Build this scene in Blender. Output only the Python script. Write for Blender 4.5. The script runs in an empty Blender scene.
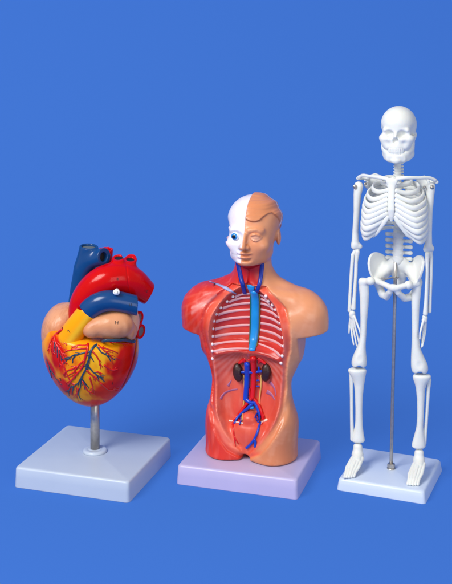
import bpy, math, random
import numpy as np
rnd = random.Random(7)
rng = np.random.default_rng(5)
f32 = np.float32
C = bpy.context.scene.collection
FOC, PX0, PY0, CAMH = 1100.0, 226.0, 20.0, 475.0     # lens and eye height of the camera (mm)

# ------------------------------------------------------------------ colours and materials
def lin(r, g, b):
    return tuple(((c/255/12.92) if c/255 <= .04045 else ((c/255+.055)/1.055)**2.4) for c in (r, g, b))

def material(name, col=None, rough=.4, metal=0., coat=0., bump=0., bscale=400., var=.05, sss=0., attr=False, spec=.5, vscale=60.):
    m = bpy.data.materials.new(name); m.use_nodes = True
    nt = m.node_tree; N = nt.nodes; L = nt.links
    b = N['Principled BSDF']
    b.inputs['Roughness'].default_value = rough
    b.inputs['Metallic'].default_value = metal
    b.inputs['Coat Weight'].default_value = coat
    b.inputs['Coat Roughness'].default_value = .12
    b.inputs['Specular IOR Level'].default_value = spec
    if sss:
        b.inputs['Subsurface Weight'].default_value = sss
        b.inputs['Subsurface Radius'].default_value = (1., .5, .35)
        b.inputs['Subsurface Scale'].default_value = .004
    tc = N.new('ShaderNodeTexCoord')
    no = N.new('ShaderNodeTexNoise'); no.inputs['Scale'].default_value = vscale; no.inputs['Detail'].default_value = 5
    L.new(tc.outputs['Object'], no.inputs['Vector'])
    mr = N.new('ShaderNodeMapRange'); mr.inputs['To Min'].default_value = 1-var; mr.inputs['To Max'].default_value = 1+var
    mr.inputs['From Min'].default_value = .25; mr.inputs['From Max'].default_value = .75
    L.new(no.outputs['Fac'], mr.inputs['Value'])
    mx = N.new('ShaderNodeMix'); mx.data_type = 'RGBA'; mx.blend_type = 'MULTIPLY'; mx.inputs[0].default_value = 1
    if attr:
        a = N.new('ShaderNodeVertexColor'); a.layer_name = 'Col'
        L.new(a.outputs['Color'], mx.inputs[6])
    else:
        mx.inputs[6].default_value = (*col, 1)
    L.new(mr.outputs['Result'], mx.inputs[7])
    L.new(mx.outputs[2], b.inputs['Base Color'])
    # uneven gloss
    r2 = N.new('ShaderNodeMapRange'); r2.inputs['To Min'].default_value = max(rough-.06, .02); r2.inputs['To Max'].default_value = rough+.08
    L.new(no.outputs['Fac'], r2.inputs['Value']); L.new(r2.outputs['Result'], b.inputs['Roughness'])
    if bump:
        n2 = N.new('ShaderNodeTexNoise'); n2.inputs['Scale'].default_value = bscale; n2.inputs['Detail'].default_value = 3
        L.new(tc.outputs['Object'], n2.inputs['Vector'])
        bp = N.new('ShaderNodeBump'); bp.inputs['Strength'].default_value = bump; bp.inputs['Distance'].default_value = .001
        L.new(n2.outputs['Fac'], bp.inputs['Height']); L.new(bp.outputs['Normal'], b.inputs['Normal'])
    return m

# ------------------------------------------------------------------ objects
def empty(name, loc, label, cat, rz=0.):
    o = bpy.data.objects.new(name, None); C.objects.link(o)
    o.location = loc; o.rotation_euler[2] = rz; o.empty_display_size = .02
    o['label'] = label; o['category'] = cat
    return o

def add_mesh(name, V, F, mat, parent=None, cols=None, smooth=True, label=None):
    """V in metres relative to the parent's base; F list/array of faces"""
    me = bpy.data.meshes.new(name)
    V = np.asarray(V, dtype=np.float64)
    if isinstance(F, np.ndarray):
        n = len(F); k = F.shape[1]
        me.vertices.add(len(V)); me.vertices.foreach_set('co', V.ravel())
        me.loops.add(n*k); me.loops.foreach_set('vertex_index', F.astype(np.int32).ravel())
        me.polygons.add(n)
        me.polygons.foreach_set('loop_start', np.arange(0, n*k, k, dtype=np.int32))
        me.update(calc_edges=True)
    else:
        me.from_pydata(V.tolist(), [], F)
    me.validate()
    if smooth:
        me.polygons.foreach_set('use_smooth', np.ones(len(me.polygons), dtype=bool))
    if cols is not None:
        ca = me.color_attributes.new('Col', 'FLOAT_COLOR', 'POINT')
        cc = np.ones((len(V), 4), dtype=f32); cc[:, :3] = cols
        ca.data.foreach_set('color', cc.ravel())
    me.materials.append(mat)
    o = bpy.data.objects.new(name, me); C.objects.link(o)
    o.parent = parent
    if label: o['label'] = label
    return o

# ------------------------------------------------------------------ signed distance modelling
class Field:
    def __init__(s, lo, hi, h):
        s.lo = np.array(lo, float); s.h = h
        n = np.ceil((np.array(hi, float)-s.lo)/h).astype(int)+1
        s.n = n; s.d = np.full(tuple(n), 40., dtype=f32)
        s.ax = [(s.lo[i]+h*np.arange(n[i])).astype(f32) for i in range(3)]
    def box(s, lo, hi, m):
        sl = []
        for i in range(3):
            a = int(np.floor((lo[i]-m-s.lo[i])/s.h)); b = int(np.ceil((hi[i]+m-s.lo[i])/s.h))+1
            a = max(a, 0); b = min(b, s.n[i])
            if b <= a: return None
            sl.append(slice(a, b))
        return tuple(sl)
    def grid(s, sl=None):
        sl = sl or (slice(None),)*3
        return (s.ax[0][sl[0]][:, None, None], s.ax[1][sl[1]][None, :, None], s.ax[2][sl[2]][None, None, :])
    def _apply(s, prim, k, op):
        fn, lo, hi = prim
        sl = s.box(lo, hi, k+3*s.h+1.5)
        if sl is None: return s
        e = fn(*s.grid(sl)).astype(f32); d = s.d[sl]
        if op == 'u':
            if k: 
                g = np.maximum(k-np.abs(d-e), 0)/k; s.d[sl] = np.minimum(d, e)-g*g*k*.25
            else: s.d[sl] = np.minimum(d, e)
        else:
            e = -e
            if k:
                g = np.maximum(k-np.abs(d-e), 0)/k; s.d[sl] = np.maximum(d, e)+g*g*k*.25
            else: s.d[sl] = np.maximum(d, e)
        return s
    def add(s, prim, k=0.): return s._apply(prim, k, 'u')
    def cut(s, prim, k=0.): return s._apply(prim, k, 's')
    def keep(s, fn, k=0.):
        e = fn(*s.grid()).astype(f32)
        e = np.broadcast_to(e, s.d.shape)
        if k:
            g = np.maximum(k-np.abs(s.d-e), 0)/k; s.d = np.maximum(s.d, e)+g*g*k*.25
        else: s.d = np.maximum(s.d, e)
        return s
    def sample(s, P):
        q = (np.asarray(P)-s.lo)/s.h
        q = np.clip(q, 0, np.array(s.n)-1.001); i = q.astype(int); t = q-i
        o = 0
        for a in (0, 1):
            for b in (0, 1):
                for c in (0, 1):
                    w = (t[:, 0] if a else 1-t[:, 0])*(t[:, 1] if b else 1-t[:, 1])*(t[:, 2] if c else 1-t[:, 2])
                    o = o+w*s.d[i[:, 0]+a, i[:, 1]+b, i[:, 2]+c]
        return o
    def front(s, x, z, default=0.):
        """first solid depth along +y at (x, z)"""
        ys = s.ax[1]
        line = s.sample(np.stack([np.full(len(ys), x), ys, np.full(len(ys), z)], 1))
        k = np.argmax(line < 0)
        if line[k] >= 0: return default
        if k == 0: return float(ys[0])
        a, b = line[k-1], line[k]
        return float(ys[k-1]+s.h*a/(a-b))
    def mesh(s, relax=1):
        d = s.d; S = d < 0
        nx, ny, nz = d.shape
        cnt = np.zeros((nx-1, ny-1, nz-1), dtype=np.int8)
        for a in (0, 1):
            for b in (0, 1):
                for c in (0, 1):
                    cnt += S[a:nx-1+a, b:ny-1+b, c:nz-1+c]
        act = (cnt > 0) & (cnt < 8)
        idx = np.argwhere(act)
        ids = np.full(act.shape, -1, dtype=np.int64); ids[act] = np.arange(len(idx))
        val = {}
        for a in (0, 1):
            for b in (0, 1):
                for c in (0, 1):
                    val[a, b, c] = d[idx[:, 0]+a, idx[:, 1]+b, idx[:, 2]+c]
        pos = np.zeros((len(idx), 3)); num = np.zeros(len(idx))
        cs = list(val)
        for p in cs:
            for ax in range(3):
                if p[ax] == 0:
                    q = list(p); q[ax] = 1; q = tuple(q)
                    va, vb = val[p], val[q]; m = (va < 0) != (vb < 0)
                    t = va[m]/(va[m]-vb[m])
                    e = np.tile(np.array(p, float), (m.sum(), 1)); e[:, ax] += t
                    pos[m] += e; num[m] += 1
        V = s.lo+s.h*(idx+pos/num[:, None])
        quads = []
        for ax in range(3):
            u, v = (ax+1) % 3, (ax+2) % 3
            A = [slice(None)]*3; B = [slice(None)]*3
            A[ax] = slice(0, -1); B[ax] = slice(1, None)
            for w in (u, v): A[w] = slice(1, -1); B[w] = slice(1, -1)
            sa, sb = S[tuple(A)], S[tuple(B)]
            for flip, mask in ((False, sa & ~sb), (True, ~sa & sb)):
                e = np.argwhere(mask)
                if not len(e): continue
                e[:, u] += 1; e[:, v] += 1
                def cell(du, dv):
                    g = e.copy(); g[:, u] -= du; g[:, v] -= dv
                    return ids[g[:, 0], g[:, 1], g[:, 2]]
                q = np.stack([cell(1, 1), cell(0, 1), cell(0, 0), cell(1, 0)], 1)
                quads.append(q[:, ::-1] if flip else q)
        F = np.concatenate(quads)
        for _ in range(relax):
            acc = np.zeros_like(V); n = np.zeros(len(V))
            for a, b in ((0, 1), (1, 2), (2, 3), (3, 0)):
                for p, q in ((a, b), (b, a)):
                    n += np.bincount(F[:, p], minlength=len(V))
                    for c in range(3):
                        acc[:, c] += np.bincount(F[:, p], weights=V[F[:, q], c], minlength=len(V))
            V = V*.5+.5*acc/np.maximum(n, 1)[:, None]
        return V, F

def ell(c, r, rot=None):
    c = np.array(c, float); r = np.array(r, float)
    if rot is None: R = None; ext = r
    else:
        R = np.array(rot, float); ext = np.sqrt(((R.T*r)**2).sum(1)) if False else np.full(3, r.max())
    def fn(X, Y, Z):
        x, y, z = X-c[0], Y-c[1], Z-c[2]
        if R is not None:
            x, y, z = (R[0, 0]*x+R[0, 1]*y+R[0, 2]*z, R[1, 0]*x+R[1, 1]*y+R[1, 2]*z, R[2, 0]*x+R[2, 1]*y+R[2, 2]*z)
        k0 = np.sqrt((x/r[0])**2+(y/r[1])**2+(z/r[2])**2)
        k1 = np.sqrt((x/r[0]**2)**2+(y/r[1]**2)**2+(z/r[2]**2)**2)
        return k0*(k0-1)/np.maximum(k1, 1e-6)
    return fn, c-ext, c+ext

def rotm(ax, ay, az):
    """rows = local axes, for ell()"""
    cx, sx, cy, sy, cz, sz = math.cos(ax), math.sin(ax), math.cos(ay), math.sin(ay), math.cos(az), math.sin(az)
    Rx = np.array([[1, 0, 0], [0, cx, -sx], [0, sx, cx]]); Ry = np.array([[cy, 0, sy], [0, 1, 0], [-sy, 0, cy]])
    Rz = np.array([[cz, -sz, 0], [sz, cz, 0], [0, 0, 1]])
    return (Rz@Ry@Rx).T

def cone(a, b, ra, rb=None, sq=(1, 1, 1)):
    """capsule with two end radii; sq stretches it along the axes"""
    rb = ra if rb is None else rb
    q = np.array(sq, float); a = np.array(a, float); b = np.array(b, float)
    A = a/q; D = b/q-A; L = max((D*D).sum(), 1e-9); sc = q.min()
    def fn(X, Y, Z):
        x, y, z = X/q[0]-A[0], Y/q[1]-A[1], Z/q[2]-A[2]
        t = np.clip((x*D[0]+y*D[1]+z*D[2])/L, 0, 1)
        return (np.sqrt((x-t*D[0])**2+(y-t*D[1])**2+(z-t*D[2])**2)-(ra+(rb-ra)*t))*sc
    m = max(ra, rb)*q
    return fn, np.minimum(a, b)-m, np.maximum(a, b)+m

def chain(pts, rad, sq=(1, 1, 1)):
    if not hasattr(rad, '__len__'): rad = [rad]*len(pts)
    pr = [cone(pts[i], pts[i+1], rad[i], rad[i+1], sq) for i in range(len(pts)-1)]
    def fn(X, Y, Z):
        d = pr[0][0](X, Y, Z)
        for p in pr[1:]: d = np.minimum(d, p[0](X, Y, Z))
        return d
    return fn, np.min([p[1] for p in pr], 0), np.max([p[2] for p in pr], 0)

def catmull(pts, n=6, extra=None):
    P = np.array(pts, float)
    if len(P) < 3: 
        t = np.linspace(0, 1, n+1)[:, None]; return P[0]*(1-t)+P[-1]*t
    Q = np.vstack([2*P[0]-P[1], P, 2*P[-1]-P[-2]])
    out = []
    for i in range(1, len(Q)-2):
        for t in np.arange(n)/n:
            p0, p1, p2, p3 = Q[i-1:i+3]
            out.append(.5*((2*p1)+(-p0+p2)*t+(2*p0-5*p1+4*p2-p3)*t*t+(-p0+3*p1-3*p2+p3)*t**3))
    out.append(P[-1])
    return np.array(out)

def smooth_tube(pts, rad, n=6):
    """catmull-rom chain prim with interpolated radii"""
    if not hasattr(rad, '__len__'): rad = [rad]*len(pts)
    q = catmull([(*p, r) for p, r in zip(pts, rad)], n)
    return q[:, :3], q[:, 3]

def sweep(pts, rad, seg=10, up=None, flat=1., cap=True):
    """tube mesh along points; flat squeezes the section along the second axis"""
    P = np.asarray(pts, float); n = len(P)
    R = np.full(n, rad) if not hasattr(rad, '__len__') else np.asarray(rad, float)
    T = np.gradient(P, axis=0); T /= np.linalg.norm(T, axis=1)[:, None]+1e-9
    V = []; a = np.linspace(0, 2*np.pi, seg, endpoint=False)
    ref = np.array(up, float) if up is not None else (np.array([0, 0, 1.]) if abs(T[0][2]) < .9 else np.array([1., 0, 0]))
    for i in range(n):
        s = np.cross(T[i], ref); s /= np.linalg.norm(s)+1e-9
        u = np.cross(s, T[i]); 
        if up is None: ref = u
        V.append(P[i]+R[i]*(np.cos(a)[:, None]*u+flat*np.sin(a)[:, None]*s))
    V = np.vstack(V); F = []
    for i in range(n-1):
        for j in range(seg):
            k = (j+1) % seg
            F.append((i*seg+j, i*seg+k, (i+1)*seg+k, (i+1)*seg+j))
    if cap:
        for e, i, sg in ((0, 0, -1), (1, n-1, 1)):
            c = len(V); V = np.vstack([V, P[i]+sg*T[i]*R[i]*.5*(flat if flat < 1 else 1)])
            for j in range(seg):
                k = (j+1) % seg
                F.append((c, i*seg+k, i*seg+j) if e == 0 else (c, i*seg+j, i*seg+k))
    return V, F

class Mesh:
    def __init__(s): s.V = []; s.F = []; s.n = 0
    def add(s, VF):
        V, F = VF; V = np.asarray(V, float)
        s.F += [tuple(int(i)+s.n for i in f) for f in F]; s.V.append(V); s.n += len(V); return s
    def get(s): return np.vstack(s.V), s.F

def flipf(F):
    return F[:, ::-1] if isinstance(F, np.ndarray) else [f[::-1] for f in F]

def lathe(prof, seg=48):
    V = []; F = []
    a = np.linspace(0, 2*np.pi, seg, endpoint=False)
    for r, z in prof:
        V.append(np.stack([r*np.cos(a), r*np.sin(a), np.full(seg, z)], 1))
    for i in range(len(prof)-1):
        for j in range(seg):
            k = (j+1) % seg; F.append((i*seg+j, i*seg+k, (i+1)*seg+k, (i+1)*seg+j))
    m = len(prof)-1
    F.append(tuple(range(seg))[::-1]); F.append(tuple(m*seg+j for j in range(seg)))
    return np.vstack(V), F

# three frames of reference, all ending in metres relative to a model's base
class Model:
    def __init__(s, cx, cy, yaw, name, label, cat):
        s.cx, s.cy, s.yaw = cx, cy, yaw; s.s = cy/FOC
        s.root = empty(name, (cx/1000, cy/1000, 0), label, cat)
        s.base_w = None
    def px(s, u, w, v=0.):
        """photo pixel (u, w) at depth v behind the model's centre -> (u, v, z) grid coordinates"""
        r = 1+v*s.s/s.cy
        return (PX0+(u-PX0)*r, v, -(PY0+(w-PY0)*r))
    def world(s, V):                                   # grid (u, v, -w) -> metres rel. root
        V = np.asarray(V, float)
        return np.stack([(V[:, 0]-PX0)*s.s-s.cx, V[:, 1]*s.s, CAMH+(V[:, 2]+PY0)*s.s], 1)/1000
    def part(s, name, VF, mat, parent=None, **kw):
        V, F = VF
        return add_mesh(name, s.world(V), F, mat, parent or s.root, **kw)
    # body frame: x to the figure's picture-right, y backwards, z up from wb
    def body(s, V, uc, wb, psi, vc=0., tilt=0.):
        V = np.asarray(V, float); c, n = math.cos(psi), math.sin(psi)
        return np.stack([uc+V[:, 0]*c+V[:, 1]*n, vc-V[:, 0]*n+V[:, 1]*c, -wb+V[:, 2]], 1)

def display_base(mod, w, d, h, inset, mat):
    """moulded plinth with rounded corners, slightly tapered, open underside lip"""
    import bmesh
    bm = bmesh.new()
    rc = 4.0; n = 6
    def ring(ww, dd, z, r):
        out = []
        for sx, sy, a0 in ((1, 1, 0), (-1, 1, 90), (-1, -1, 180), (1, -1, 270)):
            for i in range(n+1):
                a = math.radians(a0+90*i/n)
                out.append(bm.verts.new(((sx*(ww/2-r)+r*math.cos(a))/1000, (sy*(dd/2-r)+r*math.sin(a))/1000, z/1000)))
        return out
    prof = [(0, 0.0), (0, .6), (inset*.5, h*.5), (inset*.85, h-2.2), (inset+.35, h-1.1), (inset+1.1, h-.35), (inset+2.2, h)]
    rings = [ring(w-2*i, d-2*i, z, rc) for i, z in prof]
    for a, b in zip(rings, rings[1:]):
        for j in range(len(a)):
            k = (j+1) % len(a); bm.faces.new((a[j], a[k], b[k], b[j]))
    bm.faces.new(rings[-1]); bm.faces.new(rings[0][::-1])
    me = bpy.data.meshes.new('display_base'); bm.to_mesh(me); bm.free()
    for p in me.polygons: p.use_smooth = True
    me.materials.append(mat)
    o = bpy.data.objects.new('display_base', me); C.objects.link(o)
    o.parent = mod.root; o.rotation_euler[2] = -mod.yaw
    return o

def text_marks(mod, name, txt, size, place, parent, mat):
    """printed number laid on a surface; place(x, y) -> grid point"""
    cu = bpy.data.curves.new('tmp', 'FONT'); cu.body = txt; cu.size = size; cu.align_x = 'CENTER'; cu.align_y = 'CENTER'; cu.offset = .0
    cu.resolution_u = 3
    o = bpy.data.objects.new('tmp', cu); C.objects.link(o)
    dg = bpy.context.evaluated_depsgraph_get(); me = o.evaluated_get(dg).to_mesh()
    V = [place(v.co.x, v.co.y) for v in me.vertices]; F = [tuple(p.vertices) for p in me.polygons]
    o.evaluated_get(dg).to_mesh_clear()
    bpy.data.objects.remove(o); bpy.data.curves.remove(cu)
    return mod.part(name, (np.array(V), F), mat, parent, smooth=False)

def fbm(P, scale, seed=0, octs=3):
    """cheap smooth pseudo-noise in [-1,1] from sums of rotated sines"""
    r = np.random.default_rng(seed); P = np.asarray(P); o = np.zeros(len(P)); tot = 0
    for k in range(octs):
        for j in range(4):
            d = r.normal(size=3); d /= np.linalg.norm(d)
            o += np.sin((P@d)*scale*(2**k)*r.uniform(.7, 1.4)+r.uniform(0, 6.3))*.5**k/2
        tot += .5**k
    return np.clip(o/tot, -1.4, 1.4)

def sstep(a, b, x):
    t = np.clip((x-a)/(b-a), 0, 1); return t*t*(3-2*t)

def mixc(c0, c1, t):
    return c0*(1-t[:, None])+np.array(c1)*t[:, None]
# ------------------------------------------------------------------ setting, light, camera
def backdrop():
    m = bpy.data.materials.new('glowing_blue_paper'); m.use_nodes = True
    nt = m.node_tree; b = nt.nodes['Principled BSDF']
    no = nt.nodes.new('ShaderNodeTexNoise'); no.inputs['Scale'].default_value = 900; no.inputs['Detail'].default_value = 4
    tc = nt.nodes.new('ShaderNodeTexCoord'); nt.links.new(tc.outputs['Object'], no.inputs['Vector'])
    rp = nt.nodes.new('ShaderNodeMix'); rp.data_type = 'RGBA'
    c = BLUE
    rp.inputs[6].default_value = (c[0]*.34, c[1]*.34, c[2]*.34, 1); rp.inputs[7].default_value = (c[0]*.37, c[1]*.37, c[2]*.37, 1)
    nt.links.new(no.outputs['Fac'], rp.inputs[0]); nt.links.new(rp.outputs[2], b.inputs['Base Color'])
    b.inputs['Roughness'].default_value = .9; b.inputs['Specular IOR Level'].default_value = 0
    b.inputs['Emission Color'].default_value = (*c, 1); b.inputs['Emission Strength'].default_value = BLUE_EMIT  # added glow evens out shading and weakens contact shadows
    prof = [(-200, 0), (1300, 0)]
    R = 500
    for i in range(1, 25):
        a = math.radians(90*i/24); prof.append((1300+R*math.sin(a), R-R*math.cos(a)))
    prof.append((1800, 2200))
    V = []; F = []
    for y, z in prof:
        for x in (-2500, 2500): V.append((x/1000, y/1000, z/1000))
    for i in range(len(prof)-1): F.append((2*i, 2*i+1, 2*i+3, 2*i+2))
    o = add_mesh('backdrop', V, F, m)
    o['kind'] = 'structure'; o['label'] = 'plain blue seamless studio sweep with added glow, the models stand on it'
    return o

def area(name, loc, target, size, power, col=(1, 1, 1), size_y=None):
    from mathutils import Vector
    l = bpy.data.lights.new(name, 'AREA'); l.shape = 'RECTANGLE'; l.size = size; l.size_y = size_y or size; l.energy = power; l.color = col
    o = bpy.data.objects.new(name, l); C.objects.link(o); o.location = loc
    o.rotation_euler = (Vector(target)-Vector(loc)).to_track_quat('-Z', 'Y').to_euler()
    return o

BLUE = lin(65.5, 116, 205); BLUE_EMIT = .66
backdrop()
w = bpy.data.worlds.new('World'); bpy.context.scene.world = w; w.use_nodes = True
w.node_tree.nodes['Background'].inputs[0].default_value = (.97, .985, 1, 1)
w.node_tree.nodes['Background'].inputs[1].default_value = .44
area('softbox_key', (-.82, .18, 1.28), (0, 1.15, .2), .7, 29, (1, .985, .96))
area('softbox_fill', (.55, -.1, .42), (0, 1.15, .2), .7, 4, (.97, .985, 1))
cam = bpy.data.cameras.new('camera'); co = bpy.data.objects.new('camera', cam); C.objects.link(co)
co.location = (0, 0, CAMH/1000); co.rotation_euler = (math.radians(90), 0, 0)
cam.sensor_fit = 'HORIZONTAL'; cam.sensor_width = 36; cam.lens = 36*FOC/452
cam.shift_y = -(292-PY0)/452*1.0; cam.clip_start = .01; cam.clip_end = 100
sc = bpy.context.scene; sc.camera = co
sc.view_settings.view_transform = 'Standard'; sc.view_settings.look = 'None'; sc.view_settings.exposure = 0
sc.render.resolution_x = 793; sc.render.resolution_y = 1024

M = dict(
    base_heart=material('pale_blue_plastic', lin(182, 194, 212), .38, bump=.02, var=.015),
    base_torso=material('lavender_plastic', lin(186, 178, 216), .36, bump=.02, var=.015),
    base_skel=material('white_plastic', lin(206, 218, 236), .36, bump=.02, var=.015),
    steel=material('brushed_steel', (.46, .43, .40), .34, metal=.85, var=.12, vscale=300),
    ink=material('black_ink', (.012, .012, .014), .6),
    bone=material('white_bone_plastic', lin(226, 227, 221), .5, bump=.08, bscale=420, var=.045, sss=.12),
)
# ------------------------------------------------------------------ heart model
H = Model(-137.3, 1158.6, .30, 'heart_model', 'glossy painted anatomical heart model on a steel post with a pale blue base', 'anatomy model')
hp = H.px
display_base(H, 125.8, 123.3, 20.6, .6, M['base_heart'])
MH = dict(
    paint=material('painted_heart_plastic', None, .2, attr=True, spec=.17, bump=.12, bscale=260, var=.04),
    red=material('glossy_red_plastic', lin(196, 4, 8), .16, spec=.2, bump=.03, bscale=150, var=.05),
    tan=material('tan_plastic', None, .34, attr=True, spec=.3, bump=.15, bscale=420, var=.05),
    blue=material('dark_blue_plastic', lin(16, 64, 118), .2, spec=.35, bump=.04, bscale=150, var=.06),
    vein=material('vein_paint', lin(36, 62, 84), .3, var=.15),
    art=material('artery_paint', lin(205, 22, 14), .25, var=.1),
    dark=material('hollow_dark', lin(16, 20, 26), .5),  # near-black discs stand in for shade inside the bores
    lumen=material('grey_lumen', lin(96, 104, 108), .5, var=.15),
    white=material('white_screw_plastic', lin(240, 240, 238), .35),
)
s = H.s
# post and collar
zb = 20.6
post = H.part; 
def hroot(V): V = np.asarray(V, float); return V/1000
V, F = lathe([(4.85, zb+1.5), (4.85, 92)], 40)
V[:, 0] += (95-PX0)*s-H.cx
add_mesh('post', hroot(V), F, M['steel'], H.root)
V, F = lathe([(12.6, zb-.3), (12.7, zb+1.2), (12.2, zb+2.4), (11, zb+3.1), (8.2, zb+3.4), (7.2, zb+2.8), (6.6, zb+3.4), (4.9, zb+3.4)], 48)
V[:, 0] += (95-PX0)*s-H.cx
add_mesh('collar', hroot(V), F, M['base_heart'], H.root)

# ventricles: one smooth body, back shell behind a seam
Fv = Field((38, -52, -418), (148, 52, -300), .6)
vc = hp(92.3, 356, 0)
e_, l_, h_ = ell((91.5, 0, -348.6), (47, 42, 56.4))
Fv.add((lambda X, Y, Z: e_(94+(X-94)/(1-.13*np.clip((-Z-362)/42, 0, 1)), Y/(1-.1*np.clip((-Z-362)/42, 0, 1)), Z)*.88, l_, h_))
Fv.add(ell((88, 0, -340), (44, 41, 34)), 8)
# top trimmed by a saddle so the vessels seat in it
Fv.keep(lambda X, Y, Z: (Z+325+.16*(X-86)-.15*Y)*.95, 6)
# seam groove between the front and the back casting
def seam(X, Y, Z):
    xs = 137.5-26*np.clip((-Z-337)/68, 0, 1.2)**2.2
    return np.maximum(np.abs(X-xs)-.9, Y-12)
Fv.cut((lambda X, Y, Z: np.maximum(seam(X, Y, Z), -(Y+60)), np.array([95, -50, -410]), np.array([142, 12, -330])), .8) if False else None
def fr(Fd, px, py, off=0., default=0.):
    v = -30.
    for _ in range(4):
        u, _, z = hp(px, py, v)
        v = Fd.front(u, z, default)
    u, _, z = hp(px, py, v)
    return np.array((u, v+off, z))
V, F = Fv.mesh(2)
# seam pressed into the front surface by displacement, plus faint fibre relief
px = PX0+(V[:, 0]-PX0)/(1+V[:, 1]*s/H.cy); py = PY0+(-V[:, 2]-PY0)/(1+V[:, 1]*s/H.cy)
xs = 136.2-27*np.clip((py-337)/68, 0, 1.25)**2.1
g = np.exp(-((px-xs)/.75)**2)*sstep(335, 338, py)*sstep(398, 384, py)*(V[:, 1] < 25)
xs2 = xs+4.6-1.2*(py-337)/68
g2 = np.exp(-((px-xs2)/.8)**2)*sstep(338, 341, py)*sstep(396, 380, py)*(V[:, 1] < 30)
V[:, 1] += g*1.3+g2*.6; V[:, 0] -= g*.4
# airbrushed paint, with highlights painted in
n1 = fbm(V, .22, 1); n2 = fbm(V*np.array([1, .4, .45]), .55, 2)
def blob(cx, cy, rx, ry, ang=0.):
    a = math.radians(ang); x = px-cx; y = py-cy
    return ((x*math.cos(a)+y*math.sin(a))/rx)**2+((-x*math.sin(a)+y*math.cos(a))/ry)**2
red = np.zeros(len(V))
for cx, cy, rx, ry, a, st in ((58, 355, 8, 18, -12, 1.15), (51, 370, 5, 13, -20, .85), (64, 386, 14, 5, 40, .95), (124, 366, 13, 26, 16, 1.15), (113, 388, 22, 11, -24, 1.2), (97, 405, 28, 6, -4, 1.25),
                              (129, 351, 7, 13, 5, .9), (109, 368, 7, 13, 15, .7), (55, 340, 4, 8, 20, .35), (80, 346, 3, 7, 10, .25), (103, 352, 4, 8, 25, .35), (70, 372, 4, 10, -25, .45), (76, 362, 3, 8, -30, .3), (95, 381, 5, 8, 20, .5)):
    red = np.maximum(red, st*np.exp(-blob(cx, cy, rx, ry, a)**1.1*.75))
red = np.clip(red+.16*n2*(red > .05)+.07*n1, 0, 1); red = sstep(.18, .82, red)
yel = np.tile(np.array(lin(240, 150, 8)), (len(V), 1))
yel = mixc(yel, lin(250, 188, 32), np.clip(np.exp(-blob(99, 362, 10, 14))+.5*np.exp(-blob(72, 340, 14, 6))+.2*n1, 0, 1))  # lighter patches are highlights painted into the yellow
yel = mixc(yel, lin(226, 110, 8), np.clip(.5*n2, 0, .5))
cr = mixc(np.tile(np.array(lin(222, 30, 10)), (len(V), 1)), lin(188, 12, 6), np.clip(.5+.5*n1, 0, 1))
col = yel*(1-red[:, None])+cr*red[:, None]
side = sstep(0, 2.2, px-xs)*(py > 330)
sc_ = mixc(np.tile(np.array(lin(188, 34, 22)), (len(V), 1)), lin(238, 168, 20), np.exp(-blob(138.5, 347, 3.0, 11, 0)))
sc_ = mixc(sc_, lin(92, 96, 100), np.clip(sstep(.35, .8, np.sin((px-xs)*1.1+.6)*.5+.5+.2*n1)*.55*(py > 352), 0, 1))
col = col*(1-side[:, None])+sc_*side[:, None]
col *= (1-.6*g-.35*g2)[:, None]
VENT = H.part('ventricle_muscle', (V, F), MH['paint'], cols=col)

# atrium lobe on the picture's left and the auricle in front
def lobed(prims, lo, hi, h, fibre, base, alt, seed, name, rel=.25):
    Fd = Field(lo, hi, h)
    for p, k in prims: Fd.add(p, k)
    V, F = Fd.mesh(2)
    n = fbm(V*np.array(fibre), 1.3, seed, 2); n3 = fbm(V, .15, seed+1)
    e = np.zeros_like(V); e[:, 1] = -rel*n
    c = mixc(np.tile(np.array(base), (len(V), 1)), alt, np.clip(.45*n3+.25*n+.25, 0, .8))
    o = H.part(name, (V+e, F), MH['tan'], cols=c)
    return Fd, o
lobed([(ell(hp(60.5, 325, 4), (17, 26, 22), rotm(0, .28, 0)), 0), (ell(hp(53, 336, 0), (9.5, 20, 19), rotm(0, .12, 0)), 8), (ell(hp(70, 313, -4), (9, 16, 10)), 6)],
      (36, -36, -365), (90, 40, -295), .6, (1, 1, .3), lin(214, 150, 112), lin(190, 120, 80), 11, 'atrium', .12)
AUR, aur = lobed([(ell(hp(107, 325.2, -29), (23.4, 13, 12.4)), 0), (ell(hp(117, 324, -27), (15.5, 12, 13.6)), 6), (ell(hp(91.5, 329, -33), (9, 9, 8.5)), 3), (ell(hp(130, 328, -12), (8, 16, 12)), 4)],
      (76, -52, -348), (146, 12, -300), .5, (.55, .6, .08), lin(216, 150, 108), lin(186, 116, 78), 21, 'auricle', .3)

# vessels
def vessel(name, pts, rad, mat, lo=None, k=0., extra=(), cuts=(), parent=None, h=.6, cols=None):
    q, r = smooth_tube(pts, rad, 6)
    lo = q.min(0)-max(r)-6; hi = q.max(0)+max(r)+6
    for e, _ in extra: lo = np.minimum(lo, e[1]-2); hi = np.maximum(hi, e[2]+2)
    Fd = Field(lo, hi, h)
    Fd.add(chain(q, r))
    for e, kk in extra: Fd.add(e, kk)
    for c, kk in cuts: Fd.cut(c, kk)
    V, F = Fd.mesh(2)
    return Fd, V, F
def plane(p, n):
    """everything beyond p along n"""
    p = np.array(p, float); n = np.array(n, float); n /= np.linalg.norm(n)
    return (lambda X, Y, Z: -((X-p[0])*n[0]+(Y-p[1])*n[1]+(Z-p[2])*n[2])), n
def cutplane(p, n, rad):
    """remove beyond p within rad"""
    f, n_ = plane(p, n); p = np.array(p, float)
    c = p+n_*rad*.75
    def fn(X, Y, Z): return np.maximum(f(X, Y, Z), np.sqrt((X-c[0])**2+(Y-c[1])**2+(Z-c[2])**2)-rad)
    return fn, c-rad, c+rad
def bore(p, n, r, depth):
    p = np.array(p, float); n = np.array(n, float); n /= np.linalg.norm(n)
    return cone(p-n*depth, p+n*r*2, r, r)
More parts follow.
